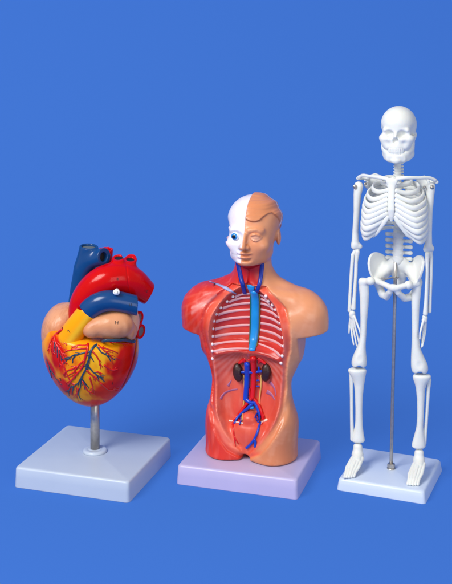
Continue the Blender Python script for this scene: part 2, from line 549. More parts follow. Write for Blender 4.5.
def disc(p, n, r, seg=24):
    p = np.array(p, float); n = np.array(n, float); n /= np.linalg.norm(n)
    a = np.cross(n, [0, 1, .3]); a /= np.linalg.norm(a); b = np.cross(n, a)
    t = np.linspace(0, 2*np.pi, seg, endpoint=False)
    V = np.vstack([p]+[p+r*(math.cos(x)*a+math.sin(x)*b) for x in t])
    return V, [(0, 1+i, 1+(i+1) % seg) for i in range(seg)]

# superior vena cava with its side branch
svc_pts = [hp(76, 318, 4), hp(78.5, 296, 3), hp(83, 272, 1), hp(88.5, 249, 0), hp(89, 240, 0)]
br_end = np.array(hp(103, 257, -9)); br_dir = np.array((.72, -.62, .10))
brq = catmull([hp(84, 268, 2), hp(92, 261, -3), tuple(br_end), tuple(br_end+br_dir*4)], 5)
top = np.array(hp(88.8, 246, 0)); tdir = np.array((.08, -.1, 1.))
Fd, V, F = vessel('vena_cava', svc_pts, [9.5, 9.2, 9.6, 9.4, 9.6], None, extra=[(chain(brq, [8, 8, 8, 8, 8, 8, 8, 8, 8, 8.2, 8.6, 8.6, 8.6, 8.6, 8.6, 8.6][:len(brq)]), 5)],
     cuts=[(cutplane(top, tdir, 16), .8), (bore(top, tdir, 7.2, 9), .5), (cutplane(br_end+br_dir*1.5, br_dir, 12), .8), (bore(br_end, br_dir, 4.6, 8), .8)])
SVC = H.part('vena_cava', (V, F), MH['blue'])
H.part('opening', disc(br_end-br_dir*3, br_dir, 4.9), MH['dark'], SVC)
H.part('opening', disc(top-tdir*2.2, tdir, 7.6), MH['lumen'], SVC)

# aorta: arch with the three stumps
arch = [hp(84, 336, -10), hp(81, 318, -14), hp(84, 302, -17), hp(94, 288, -18), hp(107, 280, -17), hp(120, 278, -13), hp(132, 282, -8), hp(142, 289, -3), hp(150, 295.5, 2)]
ar = [12, 12.5, 13.6, 14.6, 15.2, 15.4, 14.6, 12.2, 10.2]
st1 = [hp(117, 276, -12), hp(118, 265, -11), hp(118.5, 255, -10)]
st2 = [hp(127, 276, -8), hp(129.5, 266, -6), hp(131, 256, -4)]
e_p = np.array(hp(148.5, 295, 1)); e_n = np.array((.80, .15, -.42))
t1 = np.array(hp(118.5, 257.5, -10)); t2 = np.array(hp(130.4, 259, -5)); tn1 = np.array((0, -.35, 1)); tn2 = np.array((.1, -.32, 1))
Fd, V, F = vessel('aorta', arch, ar, None, extra=[(chain(st1, [8, 6.2, 6.4]), 4), (chain(st2, [8, 6.3, 6.6]), 4)],
     cuts=[(cutplane(e_p, e_n, 17), 1.2), (bore(e_p, e_n, 7, 6), 1), (cutplane(t1, tn1, 10), .8), (cutplane(t2, tn2, 10), .8), (bore(t1, tn1, 3.8, 3), 1.), (bore(t2, tn2, 3.9, 3), 1.)])
# seam line of the two castings down the arch
pxa = PX0+(V[:, 0]-PX0)/(1+V[:, 1]*s/H.cy); pya = PY0+(-V[:, 2]-PY0)/(1+V[:, 1]*s/H.cy)
V[:, 1] += .55*np.exp(-((pxa-(126.5+.12*(pya-268)))/.55)**2)*(pya > 264)
AOR = H.part('aorta', (V, F), MH['red'])
FA = Fd
for p, n, r in ((t1, tn1, 4.4), (t2, tn2, 4.5)):
    H.part('opening', disc(p-n*1.2, n, r), MH['dark'], AOR)
    for i in range(9):                                   # stippled cut wall
        a = i*2*math.pi/9+.2; q = p+np.array((5.1*math.cos(a), 5.1*math.sin(a), .15+.35*5.1*math.sin(a)*.9))
        Fs = Mesh(); 
st3 = [hp(104, 268, 8), hp(105.5, 258, 9), hp(106, 247, 10)]
t3 = np.array(hp(106, 249, 10)); 
Fd, V, F = vessel('artery_stump', st3, [7, 7, 7.4], None, cuts=[(cutplane(t3, (0, -.1, 1), 10), .8), (bore(t3, (0, -.1, 1), 5, 5), .8)])
STUMP = H.part('artery_stump', (V, F), MH['red'])

# pulmonary trunk: yellow root, blue upper part with an open end
FO = Field((58, -50, -352), (104, 0, -300), .6)
q, r = smooth_tube([hp(70, 338, -27), hp(76, 328, -29), hp(84, 317, -29.5), hp(87.5, 311.5, -29)], [12, 11.4, 10.6, 10.4], 6)
FO.add(chain(q, r)); c_p = q[-1]; c_n = np.array(hp(90, 309, -29))-np.array(hp(84, 316, -29.5))
FO.cut(cutplane(c_p, c_n, 18), .4)
V, F = FO.mesh(2)
c = np.tile(np.array(lin(240, 156, 12)), (len(V), 1)); a = (V[:, 0]-hp(78, 0)[0])*.72+(V[:, 2]+327)*-.4
c = mixc(c, lin(250, 196, 44), np.exp(-((V[:, 0]-78+(V[:, 2]+326)*-.75)/3.5)**2)*.7)
c = mixc(c, lin(214, 108, 8), sstep(2, 9, V[:, 0]-81+(V[:, 2]+326)*-.8)*.6)
TRUNK = H.part('pulmonary_trunk', (V, F), MH['paint'], cols=c)
pa = [tuple(c_p), hp(92, 307, -30), hp(99.5, 302.5, -31), hp(109, 300.5, -31), hp(122, 302, -29), hp(140, 306.5, -25)]
pe = np.array(hp(136.8, 305.6, -25.5)); pn = np.array((1, .18, -.05))
Fd, V, F = vessel('pulmonary_artery', pa, [10.3, 10.5, 10.4, 10, 9.6, 9.4], None, cuts=[(cutplane(pe, pn, 14), .6), (bore(pe, pn, 7.2, 6), .6), (cutplane(np.array(c_p)+.0, -c_n, 14), .3)])
PA = H.part('pulmonary_artery', (V, F), MH['blue']); FPA = Fd
H.part('opening', disc(pe-pn*.8, pn, 7.6), MH['lumen'], PA)
Fd2 = None
# pulmonary veins on the right edge
FV2 = Field((120, -30, -346), (152, 24, -306), .5)
d = np.array((.86, -.50, -.06))
for u, w in ((138.8, 318.2), (140.6, 331.5)):
    e = np.array(hp(u, w, -8)); FV2.add(cone(e-d*9, e+d*2, 6.6, 7.3), 2); FV2.cut(cutplane(e+d*1.2, d, 12), .5)
for u, w in ((138.8, 318.2), (140.6, 331.5)):
    e = np.array(hp(u, w, -8)); FV2.cut(bore(e, d, 4.6, 1.0), .6)
VN = H.part('pulmonary_vein', FV2.mesh(2), MH['red'])
for u, w in ((138.8, 318.2), (140.6, 331.5)):
    e = np.array(hp(u, w, -8)); H.part('opening', disc(e+d*.2, d, 4.9), MH['lumen'], VN)
H.part('atrium_wall', Field((122, -24, -344), (142, 16, -306), .6).add(ell(hp(132, 322, -10), (7.5, 12, 16))).mesh(1), MH['tan'], cols=np.array(lin(226, 176, 146)))

# coronary vessels lie on the painted muscle
def tree(name, lines, mat, off=-.15):
    m = Mesh()
    for pts, r0, r1 in lines:
        q = catmull([(*p, 0) for p in pts], 7)[:, :2]
        q = q+np.stack([fbm(np.c_[q, q[:, :1]], .9, 3, 2), fbm(np.c_[q, q[:, :1]], .9, 4, 2)], 1)*.28
        P = np.array([fr(Fv, a, b, off, 5) for a, b in q])
        m.add(sweep(P, np.linspace(r0, r1, len(P)), 8))
    return H.part(name, m.get(), mat)
def twigs(pts, n, L, side=None, r=.55, seed=0):
    """short side twigs off a line"""
    rr = random.Random(seed); out = []
    q = catmull([(*p, 0) for p in pts], 8)[:, :2]
    for i in range(n):
        k = rr.randint(len(q)//6, len(q)-2); t = q[k+1]-q[k]; t /= np.linalg.norm(t)+1e-6
        sgn = side or rr.choice((-1, 1)); a = sgn*rr.uniform(.45, .95); l = L*rr.uniform(.5, 1.1)
        d = np.array((t[0]*math.cos(a)-t[1]*math.sin(a), t[0]*math.sin(a)+t[1]*math.cos(a)))
        a2 = a*.5; d2 = np.array((t[0]*math.cos(a2)-t[1]*math.sin(a2), t[0]*math.sin(a2)+t[1]*math.cos(a2)))
        out.append(([tuple(q[k]), tuple(q[k]+d*l*.5), tuple(q[k]+d*l*.5+d2*l*.5)], r, r*.45))
    return out
mainv = [(134, 341.5), (124, 340), (112, 340.2), (103, 341.2), (96.4, 345), (91.5, 349.6), (89, 358.5), (86, 368.7), (81.3, 377.6)]
vb = [[(91, 351), (80.8, 353.4), (73, 355.2), (66.8, 360.5), (63, 364.5)], [(75.5, 354.8), (73, 359), (72.2, 363)], [(69, 358.6), (64.5, 358.8), (61, 360)],
      [(81.3, 377.6), (77, 384), (70.6, 387.8), (67.5, 392.2)], [(81, 378), (80.3, 386.5), (78.6, 394), (80.6, 399)], [(81.3, 378), (85.9, 384), (89, 388.4)], [(73.5, 386.2), (72, 394.5)], [(85.2, 383), (84.6, 389)],
      [(95.6, 345), (101.7, 352.2), (108.8, 355.8), (115, 360.2)], [(107, 355), (111.3, 361.4)], [(87.2, 364.9), (92.3, 371.2), (97.3, 375), (103.5, 377.8)], [(96.5, 374.4), (99, 380.6)], [(99.5, 376), (104.5, 381.5)], [(90, 355), (94, 361.5)]]
side_v = [[(53, 341.5), (57.8, 346.2), (60.4, 355), (62, 362)], [(57.4, 346), (57.2, 357.5)], [(54, 343), (54.2, 352)], [(46.5, 360), (51, 370), (57, 379.5), (62, 385)], [(49.5, 367), (51.5, 378)]]
tree('coronary_vein', [(mainv, 1.75, .95)]+[(b, .85, .38) for b in vb]+[(b, .7, .35) for b in side_v]+twigs(vb[0], 4, 6, None, .45, 1)+twigs(vb[3], 4, 6, None, .45, 2)+twigs(vb[8], 3, 6, None, .45, 3)+twigs(mainv[5:], 7, 8, None, .5, 4)+twigs(vb[10], 4, 5, None, .4, 5)+twigs(vb[4], 3, 5, None, .4, 6)+twigs(side_v[2], 4, 5, None, .4, 7), MH['vein'])
maina = [(88.2, 342.2), (87.6, 348.3), (84.6, 359.8), (82.8, 366), (77.6, 373), (72, 379.5), (68.2, 384.6)]
ab = [[(87.4, 348.3), (77, 349), (68, 350.4), (62.5, 353)], [(84.4, 360), (77, 366.4), (67, 371), (62.8, 375)], [(77.5, 366.2), (73, 372.5), (69, 374)], [(91, 350), (96, 355), (99.9, 362.3), (100.4, 369)], [(96, 343), (105, 350.9), (111, 357), (113, 364)],
      [(87, 343.6), (101, 343.6), (116.4, 342.6), (133, 344)], [(86.4, 370), (94, 376.5), (101, 383)], [(89.5, 377), (92.6, 386), (91.8, 392)], [(78, 388), (76, 398)], [(87.6, 345), (79, 345.4), (71, 347)], [(96.5, 371.5), (103, 374)], [(82.5, 381), (88, 391), (95, 394)], [(99, 347), (108, 349), (118, 353)], [(62, 362), (70, 380), (80, 391)], [(100, 383), (110, 390), (116, 388)], [(104, 365), (112, 370), (118, 369)]]
side_a = [[(62.2, 329.6), (54.2, 335.8), (50.3, 343.3), (47.8, 351)], [(54.2, 335.8), (56.6, 344.5), (61, 351), (64, 358)], [(57.5, 333.4), (63, 341), (67, 345)], [(54, 341), (53, 354)], [(58.6, 348), (59.6, 366)], [(61.6, 352), (66, 364)]]
tree('coronary_artery', [(maina, 1.35, .8)]+[(b, .95, .42) for b in ab]+[(b, 1.1, .5) for b in side_a]+[(t[0], t[1], t[2]) for i, b in enumerate(ab[:5]) for t in twigs(b, 3, 6, None, .5, 20+i)]+twigs(side_a[1], 5, 8, None, .55, 40)+twigs(side_a[0], 4, 7, -1, .55, 41)+twigs(maina[2:], 8, 9, None, .45, 44)+[(t[0], .42, .2) for i, b in enumerate(ab[5:]) for t in twigs(b, 3, 6, None, .4, 60+i)]+[(t[0], .45, .2) for i, b in enumerate(side_a[2:]) for t in twigs(b, 3, 6, None, .4, 80+i)], MH['art'])
tree('upper_edge_line', [([(62.2, 327.6), (66, 333), (73.5, 338), (81, 340.4), (86.5, 340.6)], .55, .5)], material('dark_red_line', lin(112, 22, 14), .35))

# screw in the white socket, printed numbers
sp_ = fr(FPA, 116.4, 292.4, -.6, -30); sp_ = np.array(hp(116.4, 292.2, -39))
m = Field(sp_-5, sp_+5, .3).add(ell(sp_, (3.4, 2.0, 2.8))).add(cone(sp_+(0, 0, 0), sp_+(0, 9, 0), 2.4))
SCREW = H.part('screw_socket', m.mesh(1), MH['white'])
mk = Mesh()
for k in range(5):
    a = k*2*math.pi/5+.3; p = sp_+np.array((1.35*math.cos(a), -1.75, 1.1*math.sin(a)))
    mk.add(sweep([p, p+np.array((.7*math.cos(a+1), .05, .6*math.sin(a+1)))], .28, 6))
H.part('screw_head', mk.get(), M['ink'], SCREW)
for txt, u, w, size, Fd, par, a in (('14', 116.4, 322.6, 4.6, AUR, aur, -.1), ('8', 117.5, 279, 3.8, FA, AOR, 0), ('12', 146, 291, 3.4, FA, AOR, -.2), ('11', 130.5, 305, 4.0, FPA, PA, 0), ('7', 69.2, 331.5, 5, FO, TRUNK, .9),
                           ('1', 80, 358, 3.8, Fv, VENT, .2), ('2', 60.5, 379.3, 4, Fv, VENT, .3), ('3', 112.5, 383.2, 4, Fv, VENT, -.2), ('6', 122, 340.5, 3.2, Fv, VENT, 0)):
    ca, sa = math.cos(a), math.sin(a)
    text_marks(H, 'printed_number', txt, size, lambda x, y, u=u, w=w, Fd=Fd, ca=ca, sa=sa: fr(Fd, u+x*ca-y*sa, w-(x*sa+y*ca), -.3, -20), par, M['ink'])
# ------------------------------------------------------------------ torso model
T = Model(26.3, 1160.5, .30, 'torso_model', 'torso anatomy model with opened chest and half skull face on a lavender base', 'anatomy model')
display_base(T, 127.7, 112, 19.5, 1.15, M['base_torso'])
UC, WB, PSI = 252.5, 451.6, .30
c_, s_ = math.cos(PSI), math.sin(PSI)
def tb(px, py, by):
    """photo pixel lying by behind the figure's mid plane -> body x, z"""
    bx = 0.
    for _ in range(4):
        v = -bx*s_+by*c_; u, _, z = T.px(px, py, v); bx = (u-UC-by*s_)/c_
    return bx, z+WB
class Body:
    """adapter so body-frame meshes land in the model"""
def tpart(name, VF, mat, parent=None, **kw):
    return T.part(name, (T.body(VF[0], UC, WB, PSI), VF[1]), mat, parent, **kw)
MT = dict(
    shell=material('painted_torso_plastic', None, .3, attr=True, spec=.42, bump=.07, bscale=300, var=.035, sss=.06),
    cyan=material('light_blue_paint', lin(28, 142, 214), .3, var=.1),
    blue=material('blue_vein_paint', lin(14, 62, 186), .3, var=.1),
    navy=material('dark_blue_vein_paint', lin(18, 44, 148), .3, var=.1),
    red=material('red_artery_paint', lin(214, 18, 22), .3, var=.08),
    kidney=material('dark_kidney', lin(54, 26, 22), .38, bump=.3, bscale=500, var=.2),
    rib=material('pink_white_rib_paint', lin(226, 168, 168), .38, var=.08),
    bead=material('white_bead_paint', lin(240, 222, 220), .35, var=.04),
    ureter=material('yellow_duct_paint', lin(222, 168, 92), .4, var=.1),
    eye=material('eye_white', lin(236, 240, 244), .18, coat=.3),
    iris=material('blue_iris', lin(26, 130, 204), .15, coat=.4),
    pupil=material('black_pupil', lin(10, 12, 18), .12, coat=.5),
    nerve=material('pale_blue_band', lin(150, 150, 190), .4, var=.1),
    band=material('violet_band_paint', lin(166, 92, 128), .4, var=.15),
    cream=material('cream_cord', lin(238, 214, 200), .4, var=.06),
)
Ft = Field((-84, -50, -3), (84, 46, 266), 1.0)
k = Ft
# pelvis, thighs, belly, chest
Ft.add(ell((0, -3, 34), (44.4, 31, 44)))
for sx in (-1, 1):
    Ft.add(cone((sx*24, -4, -8), (sx*23.5, -2, 32), 23.4, 21.5, (1, 1.22, 1)), 10)
Ft.add(ell((0, -4, 76), (40, 26.5, 44)), 16)
Ft.add(ell((0, -3, 118), (48, 31, 52)), 14)
for sx in (-1, 1):
    Ft.add(ell((sx*23, -14, 128), (24, 18, 22)), 12)
    Ft.add(ell((sx*53+(2.5 if sx < 0 else 0), 1, 139), (22, 21, 24 if sx > 0 else 22.5)), 14)
    Ft.add(cone((sx*55+(2.5 if sx < 0 else 0), 1, 140), (sx*61+(3 if sx < 0 else 0), 1, 112), 19.5, 16.8), 8)
    Ft.add(cone((0, 8, 172), (sx*44, 6, 150), 13, 15), 12)
    Ft.add(cone((sx*8, -14, 163), (sx*44, -8, 156), 5, 6), 10)          # collar bone swell
    Ft.add(ell((sx*36, 6, 118), (14, 22, 34)), 12)                        # lat
Ft.add(cone((0, 6, 160), (0, 1, 198), 20, 17.5), 10)
# arm stumps are sawn off at a slant, the foot is flat
for sx in (-1, 1):
    n = np.array((sx*-.18, 0, 1.)); n /= np.linalg.norm(n); p0 = np.array((sx*63, 0, 118.5 if sx < 0 else 124.))
    Ft.cut(((lambda X, Y, Z, n=n, p0=p0, sx=sx: np.maximum((X-p0[0])*n[0]+(Z-p0[2])*n[2], 50.5-sx*X+.0*Z-0*Y)), np.array((min(sx*44, sx*84), -40, 80)), np.array((max(sx*44, sx*84), 40, 124))), 1.5)
    Ft.cut(ell((sx*46.5, -2, 106), (6.5, 40, 17)), 5) if False else None
# notch between the thighs
Ft.cut(cone((-2, -60, -8), (-2, 60, -8), 7, 7, (.55, 1, 1.3)), 4)
Ft.cut(cone((-2, -48, -4), (-4, -38, 34), 4, 1.5), 8)
Ft.keep(lambda X, Y, Z: .0-Z+0*X+0*Y, 2.5)

# the chest and belly plate is lifted out: a recessed rim and an open cavity
hz = np.array([-5, 3, 10, 20, 30, 41, 55, 70, 85, 100, 110, 122, 138, 150, 158, 165, 172])
ph = np.array([0, 5, 17, 25.5, 32, 35.5, 37, 38, 38.5, 41, 44, 45.5, 44.5, 40, 32, 23, 14])
ch = np.array([0, 0, 6, 14.5, 22, 28.5, 32.5, 34.5, 36, 37, 37.5, 37.5, 34.5, 29, 22, 12, 1.])
def plate_hw(Z): return np.interp(Z, hz, ph)
def cav_hw(Z): return np.interp(Z, hz, ch)
X, Y, Z = Ft.grid()
pm = np.clip((plate_hw(Z)-np.abs(X+.5))/2+.5, 0, 1)*(Z < 170)*np.clip((2-Y)/4, 0, 1)
Ft.d = np.maximum(Ft.d, Ft.d+2.2*pm.astype(f32)*(np.abs(Ft.d) < 12))
yedge = np.interp(Z, [0, 20, 40, 75, 110, 140, 165], [-27, -27, -26.5, -24, -25, -24, -17])
dep = np.interp(Z, [0, 12, 22, 38, 60, 80, 95, 101, 106, 109, 113, 125, 145, 158, 166], [3, 8, 15, 21, 22, 21, 16, 11, 10, 13, 20, 22, 20, 12, 4])
hw = np.maximum(cav_hw(Z), .5); t = np.abs(X)/hw
prof = np.where(t < 1, np.sqrt(np.maximum(1-t*t, 0))**.8*dep, -(t-1)*hw*3)
dia = np.exp(-((Z-(105-7*np.minimum(t, 1.1)**2))/3.0)**2)*4*(t < 1.05)         # diaphragm ledge
yc = yedge+prof-dia
spine = np.exp(-(X/5.5)**2)*np.interp(Z, [25, 40, 95, 108, 150, 165], [0, 4, 4, 2, 3, 1])
psoas = (np.exp(-((X-11)/4.5)**2)+np.exp(-((X+11)/4.5)**2))*np.interp(Z, [30, 45, 80, 92], [0, 2.2, 2.2, 0])
yc = yc-spine*(t < 1)-psoas*(t < 1)
rem = ((Y-yc)*.62).astype(f32)
rem = np.where(np.abs(X) < plate_hw(Z), rem, 9)
g = np.maximum(1.6-np.abs(Ft.d+rem), 0)/1.6
Ft.d = np.maximum(Ft.d, -rem)+g*g*1.6*.25
# pelvic floor bump
Ft.add(ell((1, -16, 22), (21, 9, 15)), 6)
Ft.add(ell((1, -14, 38), (8.5, 8, 6.5)), 3)
Ft.d = Ft.d.astype(f32)

def surf(px, py):
    by = -20.
    for _ in range(5):
        bx, bz = tb(px, py, by); by = Ft.front(bx, bz, -15.)
    return (bx, by-.4, bz)
fa = np.arctan2(Z-172, X+18)
fib = .17*np.sin(fa*46)*np.clip((-X-34)/6, 0, 1)*np.clip((Z-112)/8, 0, 1)*np.clip((162-Z)/6, 0, 1)*np.clip((14-Y)/6, 0, 1)
fib = fib+.16*np.sin(X*1.1+Z*.22)*np.clip((-X-20)/5, 0, 1)*np.clip((60-Z)/20, 0, 1)*np.clip((Z-3)/4, 0, 1)
Ft.d = (Ft.d+fib*(np.abs(Ft.d) < 6)).astype(f32)
groin = [surf(*q) for q in ((289.5, 396), (286, 408), (280.5, 421), (272, 433), (263, 442.5), (254.5, 450))]
groinL = [surf(*q) for q in ((209, 402), (213, 415), (220, 427), (229, 437), (238.5, 446))]
gq, gr = smooth_tube(groin, [.8, 1.4, 1.8, 1.8, 1.5, .9], 5); Ft.cut(chain(gq, gr), 5)
gl, gr = smooth_tube(groinL, [.5, .9, 1.1, 1.1, .6], 5); Ft.cut(chain(gl, gr), 5)
V, F = Ft.mesh(4)
x, y, z = V.T
def near(q):
    d = np.full(len(V), 99.)
    for a_ in q: d = np.minimum(d, np.sqrt(((V-a_)**2).sum(1)))
    return d
n1 = fbm(V, .10, 31); n2 = fbm(V*np.array([1, 1, .25]), .7, 32); n3 = fbm(V, .4, 33)
skin = mixc(np.tile(np.array(lin(226, 154, 112)), (len(V), 1)), lin(214, 138, 96), np.clip(.5+.5*n1, 0, 1))
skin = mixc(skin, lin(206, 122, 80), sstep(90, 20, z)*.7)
skin = mixc(skin, lin(196, 104, 66), sstep(2, 22, y)*.45)  # skin darkened toward the back, edge falloff painted in
skin = mixc(skin, lin(236, 170, 134), np.clip(n3*.35, 0, .25))
mus = mixc(np.tile(np.array(lin(218, 58, 40)), (len(V), 1)), lin(204, 44, 30), np.clip(.5+.5*n1, 0, 1))
mus = mixc(mus, lin(230, 96, 84), np.clip(n2*.5-.05, 0, .5))
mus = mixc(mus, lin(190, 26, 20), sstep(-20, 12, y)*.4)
mus = mixc(mus, lin(240, 128, 112), np.clip(np.sin(np.arctan2(z-172, x+18)*46+2.2), 0, 1)*(z > 112)*(z < 160)*.16)
sal = mixc(np.tile(np.array(lin(228, 98, 72)), (len(V), 1)), lin(218, 78, 56), np.clip(.5+.6*n1, 0, 1))
sal = mixc(sal, lin(238, 132, 112), np.clip(n2*.4-.05, 0, .4))
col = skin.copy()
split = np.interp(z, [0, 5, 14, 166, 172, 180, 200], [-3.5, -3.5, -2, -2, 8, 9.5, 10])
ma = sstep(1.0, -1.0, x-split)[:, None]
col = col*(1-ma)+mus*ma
# white fascia streaks on the muscle side
str_ = np.exp(-((z-(156+.42*(x+30)))/1.6)**2)*(x < -22)*(x > -58)*(y < 0)
str_ += np.exp(-((z-(148+.75*(x+46)))/2.2)**2)*(x < -32)*(x > -58)*(y < 0)*.8
col = mixc(col, lin(244, 170, 160), np.clip(str_*.6, 0, .6))
# neck front
nk = sstep(1, -1, np.abs(x-.5)-11.5)*sstep(162, 166, z)*(y < 4)*(z < 192)
col = mixc(col, lin(186, 22, 26), nk)
# plate rim and cavity
phw = plate_hw(z)
rim = sstep(1.2, -1.2, np.abs(x+.5)-phw+.6)*(y < 6)*(z < 171)*(z > 2)
rimR = rim*np.where(x > 0, 1, sstep(0, 1, rim))
rc = sal.copy()
rc = mixc(rc, lin(232, 124, 84), sstep(5, 0, phw-x)*(x > 0)*.85)
rc = mixc(rc, lin(210, 56, 42), sstep(9, 0, phw+x)*(x < 0)*.8)
col = col*(1-rim[:, None])+rc*rim[:, None]
skl = rim*(x > 0)*sstep(104, 82, z)*sstep(8, 16, z)*sstep(.5, 4, x-np.maximum(cav_hw(z), .5))
col = col*(1-skl[:, None])+mixc(skin, lin(232, 138, 92), np.full(len(V), .5))*skl[:, None]
gd = near(gq); col = mixc(col, lin(140, 66, 38), np.exp(-(gd/1.8)**2)*.55*(x > 0))  # shade of the groin crease painted into the colour
gd = near(gl); col = mixc(col, lin(246, 140, 120), np.exp(-((gd-3)/1.6)**2)*.35*(x < 0))  # soft highlight along the left fascia line painted in
chw = np.maximum(cav_hw(z), .5)
incav = sstep(1.5, -1.5, np.abs(x)-chw)*(y < 20)*(y > -30)*(z < 166)*(z > 8)
thor = incav*sstep(102, 106, z+7*np.minimum(np.abs(x)/chw, 1)**2)
cc = mixc(np.tile(np.array(lin(206, 58, 46)), (len(V), 1)), lin(170, 30, 26), np.clip(.35+.5*np.sin(z*.9+.02*x*x*.25)*.6+.2*n3, 0, 1))
col = col*(1-thor[:, None])+cc*thor[:, None]
abd = incav*(1-sstep(102, 106, z+7*np.minimum(np.abs(x)/chw, 1)**2))
ac = mixc(sal, lin(206, 64, 52), np.clip(.45+.4*n3, 0, 1)*.6)
fan = np.sin(np.arctan2(x*1.0, (112-z))*46)*.5+.5                          # diaphragm fibres fan out from the centre
ac = mixc(ac, lin(238, 146, 130), fan*sstep(62, 84, z)*.42)
col = col*(1-abd[:, None])+ac*abd[:, None]
edge = np.exp(-((np.abs(x)-chw)/1.3)**2)*(y < 0)*(z < 164)*(z > 14)
col = mixc(col, lin(238, 150, 132), edge*.28)
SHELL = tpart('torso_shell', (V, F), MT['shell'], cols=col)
FT = Ft
def tf(px, py, off=0.):
    by = -15.
    for _ in range(6):
        bx, bz = tb(px, py, by); by = by*.3+.7*FT.front(bx, bz, -15.)
    return np.array((bx, by+off, bz))
def tline(m, pts, r0, r1=None, off=0., n=6, flat=1., seg=8):
    q = catmull([(*p, 0) for p in pts], n)[:, :2]
    P = np.array([tf(a, b, off) for a, b in q])
    P[1:-1] = .25*P[:-2]+.5*P[1:-1]+.25*P[2:]
    m.add(sweep(P, np.linspace(r0, r0 if r1 is None else r1, len(P)), seg, flat=flat)); return m
def tlines(name, lines, mat, off=0., parent=None):
    m = Mesh()
    for l in lines: tline(m, l[0], l[1], l[2] if len(l) > 2 else None, off)
    return tpart(name, m.get(), mat, parent or SHELL.parent)

# ribs inside the chest with their cut ends along both rims
lb = [(233, 296.5), (227, 301.3), (220.6, 307.6), (216.2, 314), (213.9, 321), (213, 328.7), (212.6, 336.2), (212.4, 344), (212.4, 351), (212.6, 358.5)]
rb = [(266, 296), (268.8, 301), (272.4, 305), (275.6, 309.6), (279, 316.6), (280.8, 323), (282, 329.4), (283, 337.8), (283.6, 346), (282.2, 355.8), (281, 363)]
le = [(249.5, 293.5), (250, 297.5), (250.6, 303), (250.8, 309.5), (250.6, 317), (250.4, 325), (250, 333.5), (249.6, 342), (248.6, 349)]
re = [(258, 294), (258.6, 298), (259, 303), (259.5, 309), (259.5, 316), (259.5, 323), (259.5, 330), (259, 337), (258.6, 344)]
for i in range(9):
    a, b = lb[i], le[i]
    m = Mesh(); tline(m, [(a[0]+2, a[1]+.5), ((a[0]*2+b[0])/3, (a[1]*2+b[1])/3-.6), ((a[0]+2*b[0])/3, (a[1]+2*b[1])/3-.8), b], 1.7, 1.2, .1, 5, .4)
    tpart('rib', m.get(), MT['rib'])
for i in range(9):
    a, b = rb[i+1], re[i]
    m = Mesh(); tline(m, [(a[0]-2, a[1]+.3), ((a[0]*2+b[0])/3, (a[1]*2+b[1])/3-1.0), ((a[0]+2*b[0])/3, (a[1]+2*b[1])/3-1.), b], 1.7, 1.2, .1, 5, .4)
    tpart('rib', m.get(), MT['rib'])
for q in lb+rb:
    p = tf(*q, -.2)
    Fd = Field(p-3.5, p+3.5, .35).add(ell(p, (1.6, 1.2, 1.6))).cut(ell(p+(0, -1.6, 0), (.6, .7, .6)), .4)
    tpart('rib_end', Fd.mesh(1), MT['bead'])

# gullet, windpipe, neck veins
def lens(name, pts, rad, mat, off, flat=.6, parent=None):
    q = catmull([(*p, r) for p, r in zip(pts, rad)], 6)
    P = np.array([tf(a, b, off) for a, b, _ in q]); 
    for _ in range(3): P[1:-1] = .25*P[:-2]+.5*P[1:-1]+.25*P[2:]
    return tpart(name, sweep(P, q[:, 2], 16, up=(1, 0, 0), flat=flat), mat, parent)
lens('gullet', [(254.4, 291), (255.5, 300), (255.5, 315), (255, 330), (253.5, 343), (252.2, 350)], [3.7, 4.1, 4.2, 4.1, 3.8, 3.2], MT['cyan'], -1.2)
lens('gullet_edge', [(251.0, 294), (250.8, 312), (250.4, 330), (249.6, 346)], [.9, .9, .9, .7], material('dark_green_line', lin(34, 96, 84), .4), -.6, 1.)
lens('gullet_edge', [(259.6, 294), (259.8, 312), (259.2, 330), (256.6, 346)], [.8, .9, .9, .7], material('olive_line', lin(120, 110, 40), .4), -.6, 1.)
lens('windpipe', [(251.2, 285.4), (251.4, 289), (252.2, 293.4)], [4.2, 3.2, 2.0], MT['cyan'], -1.2, .35)
lens('neck_vein', [(238.2, 262), (239.6, 270), (241.4, 279), (243.8, 288), (244.8, 293)], [2.5, 2.4, 2.3, 2.2, 2.0], MT['navy'], -.9, .7)
lens('neck_vein', [(262.4, 263), (261.6, 272), (260.4, 281), (258, 289), (256.6, 293)], [2.2, 2.2, 2.1, 2.0, 1.8], MT['navy'], -.9, .7)
lens('shoulder_band', [(209.5, 281.4), (216, 283.6), (224, 287), (231, 291), (236, 294)], [1.0, 1.6, 1.8, 1.6, 1.0], MT['nerve'], -.25, .5)

# kidneys and the great vessels of the belly
for u, w, sx in ((238.6, 371.6, 1), (266.6, 371.6, -1)):
    p = tf(u, w, -2.5)
    Fd = Field(p-(11, 8, 14), p+(11, 8, 14), .6).add(ell(p, (5.2, 4.2, 9.2), rotm(0, -.10*sx, 0))).cut(ell(p+(sx*6.4, 0, .5), (3., 6, 3.4)), 2)
    K = tpart('kidney', Fd.mesh(2), MT['kidney'])
    m = Mesh(); q = tf(u+sx*3.6, w-10.6, -1.5)
    Fd = Field(q-(9, 6, 8), q+(9, 6, 8), .5).add(cone(q+(-sx*2.2, 0, -1.5), q+(sx*3.4, 0, 2.6), 1.6, 1.9)).add(cone(q+(sx*3.4, 0, 2.6), q+(sx*3.8, 0, -2), 1.9, 1.1), 1)
    tpart('adrenal_gland', Fd.mesh(1), MT['red'])
tlines('aorta', [([(253.6, 357), (254, 366), (254.2, 378), (253.4, 390), (252.6, 398)], 3.3, 2.4), ([(254, 360), (258.6, 359), (261.5, 362)], .9, .6), ([(253, 360), (248, 359.5)], .9, .6), ([(252.4, 397), (246, 405), (239, 414)], 1.9, 1.3), ([(253, 397), (259, 404), (262.5, 414), (263, 419)], 1.9, 1.2)], MT['red'], -1.6)
